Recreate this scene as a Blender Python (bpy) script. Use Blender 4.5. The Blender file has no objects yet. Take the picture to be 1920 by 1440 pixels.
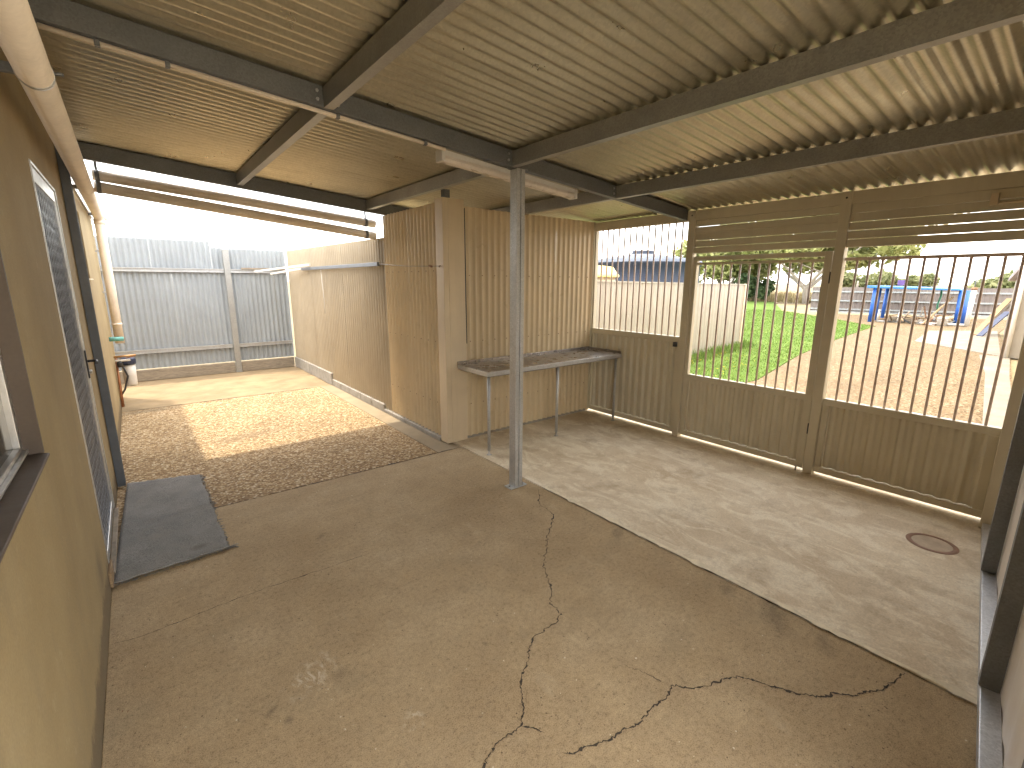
import bpy, bmesh, math, random
from mathutils import Vector, Matrix
random.seed(7)
scene = bpy.context.scene
COL = scene.collection

# ------------------------------------------------------------------ camera
cam_d = bpy.data.cameras.new('camera'); cam = bpy.data.objects.new('camera', cam_d); COL.objects.link(cam)
cam_d.sensor_fit = 'HORIZONTAL'; cam_d.sensor_width = 36.0; cam_d.lens = 36.0 * 880.65 / 1920.0
cam_d.clip_start = 0.02; cam_d.clip_end = 5000
PITCH, ROLL, YAW = 0.213873, 0.0047348, 0.672786
cp, sp, cy, sy = math.cos(PITCH), math.sin(PITCH), math.cos(YAW), math.sin(YAW)
fw = Vector((sy * cp, cy * cp, -sp)); rt = Vector((cy, -sy, 0)); up = rt.cross(fw)
r2 = rt * math.cos(ROLL) + up * math.sin(ROLL); u2 = up * math.cos(ROLL) - rt * math.sin(ROLL)
cam.matrix_world = Matrix(((r2.x, u2.x, -fw.x, 0), (r2.y, u2.y, -fw.y, 0), (r2.z, u2.z, -fw.z, 1.6), (0, 0, 0, 1)))
scene.camera = cam

# ------------------------------------------------------------------ sky and sun
SUN = Vector((-0.20, 0.24, 1.0)).normalized()          # towards the sun
world = bpy.data.worlds.new('World'); scene.world = world; world.use_nodes = True
wn, wl = world.node_tree.nodes, world.node_tree.links
wn.clear()
wo = wn.new('ShaderNodeOutputWorld'); bg = wn.new('ShaderNodeBackground'); bg.inputs[1].default_value = 0.15
sky = wn.new('ShaderNodeTexSky'); sky.sky_type = 'NISHITA'; sky.sun_disc = False
sky.sun_elevation = math.asin(SUN.z); sky.sun_rotation = math.atan2(SUN.x, SUN.y)
sky.dust_density = 2.0; sky.air_density = 1.0; sky.ozone_density = 1.0
tc = wn.new('ShaderNodeTexCoord'); mp = wn.new('ShaderNodeMapping'); mp.inputs['Scale'].default_value = (1, 1, 3.2)
nz = wn.new('ShaderNodeTexNoise'); nz.inputs['Scale'].default_value = 2.6; nz.inputs['Detail'].default_value = 8; nz.inputs['Roughness'].default_value = .56
nz.inputs['Distortion'].default_value = .35
cr = wn.new('ShaderNodeValToRGB'); cr.color_ramp.elements[0].position = .34; cr.color_ramp.elements[1].position = .60
nz2 = wn.new('ShaderNodeTexNoise'); nz2.inputs['Scale'].default_value = 4.2; nz2.inputs['Detail'].default_value = 5
cc = wn.new('ShaderNodeValToRGB')
cc.color_ramp.elements[0].position = .36; cc.color_ramp.elements[0].color = (5.9, 5.8, 5.9, 1)
cc.color_ramp.elements[1].position = .60; cc.color_ramp.elements[1].color = (10.7, 9.95, 8.5, 1)
mx = wn.new('ShaderNodeMix'); mx.data_type = 'RGBA'
wl.new(tc.outputs['Generated'], mp.inputs[0]); wl.new(mp.outputs[0], nz.inputs[0]); wl.new(mp.outputs[0], nz2.inputs[0])
wl.new(nz.outputs[0], cr.inputs[0]); wl.new(nz2.outputs[0], cc.inputs[0])
wl.new(cr.outputs[0], mx.inputs[0]); wl.new(sky.outputs[0], mx.inputs[6]); wl.new(cc.outputs[0], mx.inputs[7])
wl.new(mx.outputs[2], bg.inputs[0]); wl.new(bg.outputs[0], wo.inputs[0])
sd = bpy.data.lights.new('sun', 'SUN'); sd.energy = .75; sd.angle = math.radians(1.6); sd.color = (1.0, .90, .74)
so = bpy.data.objects.new('sun', sd); COL.objects.link(so); so.location = SUN * 60
so.rotation_euler = (-SUN).to_track_quat('-Z', 'Y').to_euler()
scene.view_settings.view_transform = 'Standard'; scene.view_settings.look = 'None'
scene.view_settings.exposure = 2.6; scene.view_settings.gamma = 1.0
try:
    scene.cycles.max_bounces = 14; scene.cycles.diffuse_bounces = 8; scene.cycles.glossy_bounces = 5
    scene.cycles.sample_clamp_indirect = 8; scene.cycles.use_adaptive_sampling = True; scene.cycles.adaptive_threshold = .03
except Exception: pass

# ------------------------------------------------------------------ material helpers
class NT:
    def __init__(s, name):
        s.m = bpy.data.materials.new(name); s.m.use_nodes = True
        s.n, s.l = s.m.node_tree.nodes, s.m.node_tree.links
        s.b = s.n['Principled BSDF']
        g = s.n.new('ShaderNodeNewGeometry'); s.pos = g.outputs['Position']
    def sock(s, v, inp):
        if isinstance(v, bpy.types.NodeSocket): s.l.new(v, inp)
        else:
            try: inp.default_value = v
            except Exception: inp.default_value = (*v, 1)
    def noise(s, scale, detail=4, rough=.55, vec=None, stretch=None, dist=0):
        n = s.n.new('ShaderNodeTexNoise'); n.inputs['Scale'].default_value = scale; n.inputs['Detail'].default_value = detail
        n.inputs['Roughness'].default_value = rough; n.inputs['Distortion'].default_value = dist
        v = vec or s.pos
        if stretch:
            mpn = s.n.new('ShaderNodeMapping'); mpn.inputs['Scale'].default_value = stretch; s.l.new(v, mpn.inputs[0]); v = mpn.outputs[0]
        s.l.new(v, n.inputs['Vector']); return n.outputs[0]
    def voro(s, scale, out='Color', feature='F1'):
        n = s.n.new('ShaderNodeTexVoronoi'); n.inputs['Scale'].default_value = scale; n.feature = feature
        s.l.new(s.pos, n.inputs['Vector']); return n.outputs[out]
    def ramp(s, fac, stops):
        n = s.n.new('ShaderNodeValToRGB'); e = n.color_ramp.elements
        while len(e) < len(stops): e.new(.5)
        for i, (p, c) in enumerate(stops):
            e[i].position = p; e[i].color = (c, c, c, 1) if isinstance(c, (int, float)) else (*c, 1)
        s.l.new(fac, n.inputs[0]); return n.outputs[0]
    def mix(s, f, a, b, mode='MIX'):
        n = s.n.new('ShaderNodeMix'); n.data_type = 'RGBA'; n.blend_type = mode
        s.sock(f, n.inputs[0]); s.sock(a, n.inputs[6]); s.sock(b, n.inputs[7]); return n.outputs[2]
    def math(s, op, a, b=0.0, clamp=False):
        n = s.n.new('ShaderNodeMath'); n.operation = op; n.use_clamp = clamp
        s.sock(a, n.inputs[0]); s.sock(b, n.inputs[1]); return n.outputs[0]
    def blob(s, x, y, r, soft, ang=0.0, aspect=1.0, nscale=6, namt=.6, z=0.0):
        """1 inside an uneven patch round (x, y) on the floor"""
        mpn = s.n.new('ShaderNodeMapping'); mpn.vector_type = 'TEXTURE'
        mpn.inputs['Location'].default_value = (x, y, z); mpn.inputs['Rotation'].default_value = (0, 0, ang)
        mpn.inputs['Scale'].default_value = (r * aspect, r, r); s.l.new(s.pos, mpn.inputs[0])
        ln = s.n.new('ShaderNodeVectorMath'); ln.operation = 'LENGTH'; s.l.new(mpn.outputs[0], ln.inputs[0])
        nn = s.noise(nscale, 5, .65)
        d = s.math('ADD', ln.outputs['Value'], s.math('MULTIPLY', s.math('SUBTRACT', nn, .5), namt * 2))
        return s.ramp(d, [(max(0, 1 - soft), 1.0), (1.0, 0.0)])
    def bump(s, h, strength, dist=.01, prev=None):
        n = s.n.new('ShaderNodeBump'); n.inputs['Strength'].default_value = strength; n.inputs['Distance'].default_value = dist
        s.l.new(h, n.inputs['Height'])
        if prev: s.l.new(prev, n.inputs['Normal'])
        return n.outputs[0]
    def done(s, col, rough=.6, metal=0.0, normal=None, spec=None):
        s.sock(col, s.b.inputs['Base Color']); s.sock(rough, s.b.inputs['Roughness']); s.b.inputs['Metallic'].default_value = metal
        if normal: s.l.new(normal, s.b.inputs['Normal'])
        if spec is not None: s.b.inputs['Specular IOR Level'].default_value = spec
        return s.m

def lerp(a, k): return tuple(min(1, c * k) for c in a)
def plain(name, col, var=.12, scale=7, rough=.6, metal=0, bs=90, bump=.08, dirt=None, dirt_amt=.35, fine=.06, spec=None):
    t = NT(name)
    a = t.ramp(t.noise(scale, 5), [(.3, lerp(col, 1 - var)), (.7, lerp(col, 1 + var))])
    f = t.ramp(t.noise(bs, 2), [(.35, 1 - fine), (.65, 1 + 0 * fine)])
    c = t.mix(1.0, a, f, 'MULTIPLY')
    if dirt:
        d = t.ramp(t.noise(scale * .45, 7, .68), [(.5, 0.0), (.72, dirt_amt)])
        c = t.mix(d, c, dirt)
    r = t.ramp(t.noise(scale * 1.7, 4), [(.3, max(.03, rough - .1)), (.7, min(1, rough + .1))])
    return t.done(c, r, metal, t.bump(t.noise(bs, 3), bump, .004), spec)

def galv(name, col=(.40, .41, .42), metal=.65, rough=.42):
    t = NT(name)
    v = t.ramp(t.voro(150), [(.1, lerp(col, .82)), (.9, lerp(col, 1.15))])
    c = t.mix(t.ramp(t.noise(5, 6, .65), [(.4, 0.0), (.75, .5)]), v, lerp(col, .62))
    r = t.ramp(t.voro(150), [(0, rough - .1), (1, rough + .14)])
    return t.done(c, r, metal, t.bump(t.noise(140, 2), .05, .003))

def concrete_old():
    t = NT('old_concrete')
    base = t.ramp(t.noise(1.3, 8, .62), [(.28, (.345, .25, .145)), (.5, (.435, .33, .20)), (.72, (.50, .395, .255))])
    base = t.mix(t.ramp(t.noise(6.5, 7, .7), [(.44, 0.0), (.68, .55)]), base, (.35, .265, .165))
    fine = t.ramp(t.noise(48, 6, .75), [(.25, .55), (.47, .98), (.8, 1.22)])
    c = t.mix(1.0, base, fine, 'MULTIPLY')
    grain = t.ramp(t.noise(210, 3, .7), [(.32, .50), (.5, 1.0), (.7, 1.2)])
    c = t.mix(.85, c, t.mix(1.0, c, grain, 'MULTIPLY'))
    c = t.mix(t.ramp(t.noise(2.1, 7, .7, None, (1, 1.6, 1)), [(.54, 0.0), (.74, .4)]), c, (.27, .225, .15))
    c = t.mix(t.ramp(t.noise(3.4, 7, .72, None, (2.2, .8, 1)), [(.60, 0.0), (.76, .35)]), c, (.58, .49, .35))
    # pits, grit holes and pale chips
    pit = t.ramp(t.voro(38, 'Distance'), [(.07, 1.0), (.17, 0.0)])
    pk = t.ramp(t.noise(5.1, 4, .7), [(.50, 0.0), (.60, .85)])
    c = t.mix(t.math('MULTIPLY', pit, pk), c, (.085, .06, .04))
    chip = t.ramp(t.voro(15.3, 'Distance'), [(.03, 1.0), (.07, 0.0)])
    c = t.mix(t.math('MULTIPLY', chip, t.ramp(t.noise(2.7, 3), [(.50, 0.0), (.58, .9)])), c, (.72, .64, .50))
    # smears of old paint, oil marks and damp grime along the slab joint
    sc = t.math('MULTIPLY', t.blob(.385, 1.80, .095, .8, .65, 1.7, 17, .9), t.ramp(t.noise(26, 7, .75, None, (1.3, .5, 1), 1.5), [(.50, 0.0), (.57, .6)]))
    c = t.mix(sc, c, (.66, .58, .45))
    sc = t.math('MULTIPLY', t.blob(.62, 1.36, .05, .8, .65, 1.5, 17, .9), t.ramp(t.noise(30, 6, .7), [(.50, 0.0), (.57, .5)]))
    c = t.mix(sc, c, (.66, .58, .45))
    for (x, y, r, a, k) in ((.475, 1.735, .045, 1.2, .35), (.21, 1.725, .018, 2.0, .65), (.255, 1.645, .022, 1.3, .5), (2.29, 1.02, .05, 2.0, .45),
                            (2.29, .78, .07, 2.6, .5), (2.26, .55, .05, 2.2, .4), (2.28, 1.75, .05, 2.2, .45), (1.05, 1.5, .02, 1, .4), (.0, 1.25, .06, 1.5, .4), (-.2, 1.5, .05, 1.2, .4), (.75, 2.9, .03, 2, .4)):
        c = t.mix(t.math('MULTIPLY', t.blob(x, y, r, .9, .6, a, 34, .9), k), c, (.13, .105, .075))
    n = t.bump(t.noise(48, 6, .75), .45, .006); n = t.bump(t.noise(210, 3), .35, .002, n); n = t.bump(pit, -.4, .003, n)
    return t.done(c, .9, 0, n, .08)

def concrete_new():
    t = NT('pale_concrete')
    base = t.ramp(t.noise(1.6, 7, .62), [(.3, (.57, .455, .31)), (.52, (.70, .595, .435)), (.72, (.78, .69, .53))])
    sw = t.ramp(t.noise(5.5, 7, .7, None, (1.0, .45, 1), 1.2), [(.47, 0.0), (.58, .75)])
    c = t.mix(sw, base, (.84, .76, .60))
    c = t.mix(t.ramp(t.noise(3.3, 6, .7), [(.52, 0.0), (.70, .65)]), c, (.44, .34, .22))
    c = t.mix(1.0, c, t.ramp(t.noise(110, 5, .7), [(.3, .80), (.65, 1.06)]), 'MULTIPLY')
    c = t.mix(t.ramp(t.noise(17, 7, .75), [(.56, 0.0), (.66, .4)]), c, (.50, .40, .27))
    n = t.bump(t.noise(80, 5, .65), .3, .004)
    return t.done(c, .85, 0, n, .12)

def aggregate(name='exposed_aggregate', k=1.0, scale=62):
    t = NT(name)
    rnd = t.voro(scale)
    sep = t.n.new('ShaderNodeSeparateColor'); t.l.new(rnd, sep.inputs[0])
    c = t.ramp(sep.outputs[0], [(0, lerp((.19, .115, .055), k)), (.3, lerp((.34, .225, .115), k)), (.6, lerp((.47, .335, .185), k)), (.85, lerp((.58, .45, .27), k)), (1, lerp((.72, .61, .43), k))])
    dist = t.voro(scale, 'Distance')
    c = t.mix(t.ramp(dist, [(.42, 0.0), (.7, .6)]), c, lerp((.27, .19, .11), k))
    c = t.mix(1.0, c, t.ramp(t.noise(1.1, 6, .65), [(.3, .78), (.7, 1.1)]), 'MULTIPLY')
    c = t.mix(t.math('MULTIPLY', t.blob(.75, 5.45, .16, .8, .2, 3.0, 9, .5), .45), c, (.17, .13, .085))
    c = t.mix(t.math('MULTIPLY', t.blob(.0, 7.28, .12, .7, .05, 4.0, 9, .4), .5), c, (.16, .13, .09))  # dark strip of shade painted across the paving by the house corner
    n = t.bump(dist, -.3, .006)
    return t.done(c, .85, 0, n, .1)

def timber(name, col):
    t = NT(name)
    g = t.noise(9, 6, .6, None, (1.2, 1, 14), .6)
    c = t.ramp(g, [(.3, lerp(col, .62)), (.55, col), (.75, lerp(col, 1.3))])
    return t.done(c, .8, 0, t.bump(g, .3, .006), .25)

def painted_sheet(name, col, dirt, amt=.28, rough=.42):
    t = NT(name)
    a = t.ramp(t.noise(2.2, 6, .6), [(.3, lerp(col, .9)), (.7, lerp(col, 1.06))])
    st = t.ramp(t.noise(6, 6, .65, None, (4, 4, .25)), [(.48, 0.0), (.75, amt)])
    c = t.mix(st, a, dirt)
    return t.done(c, t.ramp(t.noise(12, 4), [(.3, rough - .08), (.7, rough + .12)]), 0, t.bump(t.noise(24, 3), .04, .004), .45)

M = {}
M['conc_old'] = concrete_old(); M['conc_new'] = concrete_new(); M['agg'] = aggregate('exposed_aggregate', .92, 58); M['path'] = aggregate('pebble_path', .43, 40)
M['render'] = NT('tan_render')
def tan_render():
    t = NT('tan_rendered_wall')
    a = t.ramp(t.noise(1.5, 7, .62), [(.3, (.29, .218, .112)), (.55, (.345, .265, .14)), (.75, (.39, .31, .175))])
    st = t.ramp(t.noise(4, 6, .68, None, (1, 1.5, .35)), [(.5, 0.0), (.78, .5)])
    c = t.mix(st, a, (.25, .20, .13))
    c = t.mix(t.math('MULTIPLY', t.blob(-.285, 2.75, .17, .9, 0, 1, 11, .5, .25), .55), c, (.12, .098, .07))
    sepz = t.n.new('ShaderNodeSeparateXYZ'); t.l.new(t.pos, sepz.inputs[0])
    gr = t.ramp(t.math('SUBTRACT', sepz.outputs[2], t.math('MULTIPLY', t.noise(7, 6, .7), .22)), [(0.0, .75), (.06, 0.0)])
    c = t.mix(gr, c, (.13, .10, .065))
    c = t.mix(t.ramp(t.noise(13, 6, .72), [(.60, 0.0), (.70, .3)]), c, (.47, .39, .25))
    c = t.mix(1.0, c, t.ramp(t.noise(150, 3, .6), [(.3, .9), (.65, 1.04)]), 'MULTIPLY')
    n = t.bump(t.noise(95, 4, .65), .3, .004); n = t.bump(t.noise(9, 3), .12, .01, n)
    return t.done(c, .85, 0, n, .25)
M['render'] = tan_render()
M['reveal'] = plain('brown_painted_reveal', (.115, .088, .066), .1, 6, .55, bump=.1, dirt=(.07, .055, .045), spec=.2)
M['alu'] = plain('aluminium_frame', (.48, .47, .45), .06, 20, .38, .75, 120, .03)
M['steel_blue'] = plain('blue_grey_painted_post', (.10, .112, .13), .12, 6, .5, 0, 80, .08, (.22, .22, .22), .25)
M['galv'] = galv('galvanised_steel', (.37, .37, .36)); M['galv_dark'] = galv('dark_galvanised_steel', (.185, .192, .20), .35, .5)
M['galv_light'] = galv('bright_galvanised_steel', (.56, .57, .58), .6, .42)
def roof_mat():
    t = NT('zinc_roof_sheet')
    c0 = t.ramp(t.noise(1.4, 6, .6), [(.3, (.47, .44, .34)), (.7, (.59, .555, .44))])
    c1 = t.mix(.6, c0, t.mix(1.0, c0, t.ramp(t.voro(90), [(0, .82), (1, 1.12)]), 'MULTIPLY'))
    c2 = t.mix(t.ramp(t.noise(3, 7, .7, None, (.4, 3, 1)), [(.52, 0.0), (.75, .4)]), c1, (.27, .235, .165))
    return t.done(c2, t.ramp(t.noise(6, 4), [(.3, .27), (.7, .40)]), .8, t.bump(t.noise(50, 3), .04, .003))
M['roof'] = roof_mat()
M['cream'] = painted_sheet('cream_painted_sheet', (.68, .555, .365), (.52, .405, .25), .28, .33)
M['cream_dimmed'] = painted_sheet('boundary_cream_dimmed', (.41, .34, .24), (.32, .26, .175))  # darker copy of the shed cream, holding back the brighter light outdoors
M['cream_trim'] = painted_sheet('cream_painted_trim', (.66, .54, .37), (.50, .395, .26), .35)
M['cream_pale'] = painted_sheet('pale_cream_sheet', (.34, .295, .23), (.27, .23, .17), .25)
M['lining'] = painted_sheet('cream_wall_lining', (.78, .70, .60), (.62, .54, .44), .25)
M['zinc_fence'] = painted_sheet('weathered_zinc_sheet', (.30, .325, .345), (.235, .245, .245), .35, .36)
M['gate'] = painted_sheet('taupe_gate_paint', (.63, .57, .425), (.49, .43, .315), .3, .45)
M['gate_sheet'] = painted_sheet('taupe_gate_sheet', (.65, .59, .445), (.51, .45, .33), .3, .45)
M['bar'] = plain('brown_bar_paint', (.68, .54, .47), .12, 8, .5, 0, 90, .05)
M['steel'] = NT('x').done((.5, .5, .5))
def stainless():
    t = NT('stainless_bench_steel')
    g = t.noise(30, 5, .6, None, (1, 12, 1))
    c = t.ramp(g, [(.3, (.25, .225, .20)), (.7, (.37, .335, .30))])
    c = t.mix(t.ramp(t.noise(4, 4, .6), [(.5, 0.0), (.72, .35)]), c, (.20, .17, .14))
    return t.done(c, t.ramp(t.noise(11, 5), [(.3, .22), (.7, .40)]), .8, t.bump(g, .05, .002))
M['steel'] = stainless()
M['pvc'] = plain('aged_white_pvc', (.80, .70, .58), .07, 5, .42, 0, 60, .03, (.62, .51, .40), .3)
M['pvc_white'] = plain('white_plastic', (.72, .69, .64), .05, 6, .4, 0, 60, .03, (.5, .43, .34), .25)
M['diffuser'] = plain('frosted_plastic_diffuser', (.70, .63, .56), .05, 8, .3, 0, 80, .02)
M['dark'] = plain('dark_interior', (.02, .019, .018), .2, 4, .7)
M['black'] = plain('black_metal', (.03, .03, .032), .2, 9, .4)
M['mesh'] = plain('grey_security_mesh', (.26, .27, .30), .15, 30, .45, .4)
M['mat'] = None
def mat_mat():
    t = NT('charcoal_carpet')
    c = t.ramp(t.noise(4, 6, .65), [(.3, (.215, .21, .20)), (.7, (.30, .29, .27))])
    c = t.mix(1.0, c, t.ramp(t.noise(220, 3, .7), [(.3, .45), (.7, 1.4)]), 'MULTIPLY')
    c = t.mix(t.ramp(t.noise(9, 7, .75), [(.5, 0.0), (.68, .4)]), c, (.30, .275, .235))
    c = t.mix(t.math('MULTIPLY', t.blob(.12, 3.2, .05, .6, .2, 1.2, 14, .3), .5), c, (.13, .10, .075))
    return t.done(c, .95, 0, t.bump(t.noise(260, 3, .7), .6, .006), .1)
M['mat'] = mat_mat()
M['crack'] = plain('crack_shadow_dirt', (.06, .046, .032), .3, 40, .95)
M['lip'] = plain('mortar_lip', (.74, .65, .48), .15, 14, .9, 0, 70, .3)
M['glass'] = plain('dark_window_glass', (.03, .03, .028), .1, 4, .04, 0, 60, 0.0, spec=.8)
M['block'] = plain('grey_concrete_block', (.31, .285, .245), .16, 9, .9, 0, 60, .4, (.22, .185, .145), .5)
M['sleeper'] = timber('weathered_timber', (.30, .25, .19))
M['wood'] = timber('raw_timber', (.30, .21, .12))
M['teal'] = plain('teal_foam', (.15, .40, .36), .1, 12, .8)
M['brass'] = plain('brass_fitting', (.52, .30, .13), .15, 20, .35, .8)
M['copper'] = plain('copper_pipe', (.40, .18, .09), .2, 14, .45, .7)
M['navy'] = plain('navy_filter_cap', (.03, .04, .085), .1, 9, .35)
M['rust'] = plain('rusty_ring', (.27, .16, .105), .2, 18, .8, 0, 60, .3)
M['cover'] = plain('cover_concrete', (.46, .365, .26), .14, 14, .85, 0, 70, .3)
M['tank'] = plain('slate_blue_tank', (.026, .034, .055), .1, 1.2, .55, 0, 30, .05, (.05, .06, .08), .25, spec=.25)
M['tank_top'] = plain('tank_roof', (.085, .10, .13), .1, 1.2, .6, spec=.25)
M['yellow'] = plain('yellow_lid', (.70, .52, .17), .08, 3, .5)
M['fence_far'] = painted_sheet('taupe_fence_sheet', (.17, .142, .128), (.13, .107, .095), .3, .55)
M['rail'] = plain('pale_blue_grey_rail', (.30, .325, .33), .06, 4, .5)
M['blue'] = plain('bright_blue_paint', (.02, .10, .40), .12, 3, .45)
M['blue_top'] = plain('blue_roof_edge', (.03, .15, .38), .1, 3, .5)
M['purple'] = plain('purple_board', (.09, .05, .20), .1, 3, .5)
M['white'] = plain('white_paint', (.60, .58, .54), .05, 5, .5)
M['pad'] = plain('pale_pad_concrete', (.19, .165, .125), .12, 2.2, .85, 0, 60, .2, (.44, .37, .27), .4)
M['apron'] = plain('sandy_apron', (.29, .21, .115), .2, 3.2, .88, 0, 75, .35, (.20, .14, .072), .6)
M['strip'] = plain('cream_concrete_strip', (.32, .25, .155), .14, 4, .85, 0, 80, .25, (.22, .165, .10), .5)
M['bark'] = timber('grey_bark', (.34, .30, .26))
M['scrap'] = plain('rusty_scrap', (.25, .13, .07), .3, 12, .8)
M['green_hose'] = plain('green_hose', (.06, .25, .15), .1, 9, .5)
M['eave'] = plain('mauve_brown_fascia', (.26, .20, .21), .1, 4, .5)
def ground_mat():
    t = NT('dry_ground')
    c = t.ramp(t.noise(.25, 7, .65), [(.3, (.22, .175, .10)), (.55, (.27, .22, .13)), (.75, (.18, .18, .08))])
    c = t.mix(1.0, c, t.ramp(t.noise(9, 6, .7), [(.3, .75), (.7, 1.1)]), 'MULTIPLY')
    return t.done(c, .95, 0, t.bump(t.noise(14, 5, .7), .4, .03), .1)
M['ground'] = ground_mat()
def lawn_mat():
    t = NT('lawn_soil_and_turf')
    c = t.ramp(t.noise(.5, 7, .65), [(.3, (.075, .125, .025)), (.55, (.115, .18, .036)), (.75, (.17, .205, .065))])
    c = t.mix(1.0, c, t.ramp(t.noise(22, 6, .75), [(.3, .6), (.7, 1.15)]), 'MULTIPLY')
    return t.done(c, .95, 0, t.bump(t.noise(30, 5, .7), .6, .03), .1)
M['lawn'] = lawn_mat()
def leaf(name, a, b, rough=.6):
    t = NT(name)
    oi = t.n.new('ShaderNodeNewGeometry')
    c = t.ramp(oi.outputs['Random Per Island'], [(0, a), (1, b)])
    t.b.inputs['Subsurface Weight'].default_value = 0
    m = t.done(c, rough, 0, None, .25)
    tr = t.n.new('ShaderNodeBsdfTranslucent'); t.l.new(c, tr.inputs[0])
    mxs = t.n.new('ShaderNodeMixShader'); mxs.inputs[0].default_value = .35
    out = [n for n in t.n if n.type == 'OUTPUT_MATERIAL'][0]
    t.l.new(t.b.outputs[0], mxs.inputs[1]); t.l.new(tr.outputs[0], mxs.inputs[2]); t.l.new(mxs.outputs[0], out.inputs[0])
    return m
M['grass'] = leaf('grass_blades', (.095, .165, .026), (.21, .285, .07))
M['flower'] = leaf('yellow_flowers', (.65, .50, .03), (.75, .60, .06))
M['leafA'] = leaf('gum_leaves', (.20, .225, .075), (.38, .38, .17)); M['leafB'] = leaf('dark_shrub_leaves', (.05, .09, .04), (.13, .18, .075))
M['leafC'] = leaf('olive_leaves', (.15, .175, .075), (.28, .285, .14)); M['straw'] = leaf('dry_grass', (.26, .20, .10), (.37, .31, .17))

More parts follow.
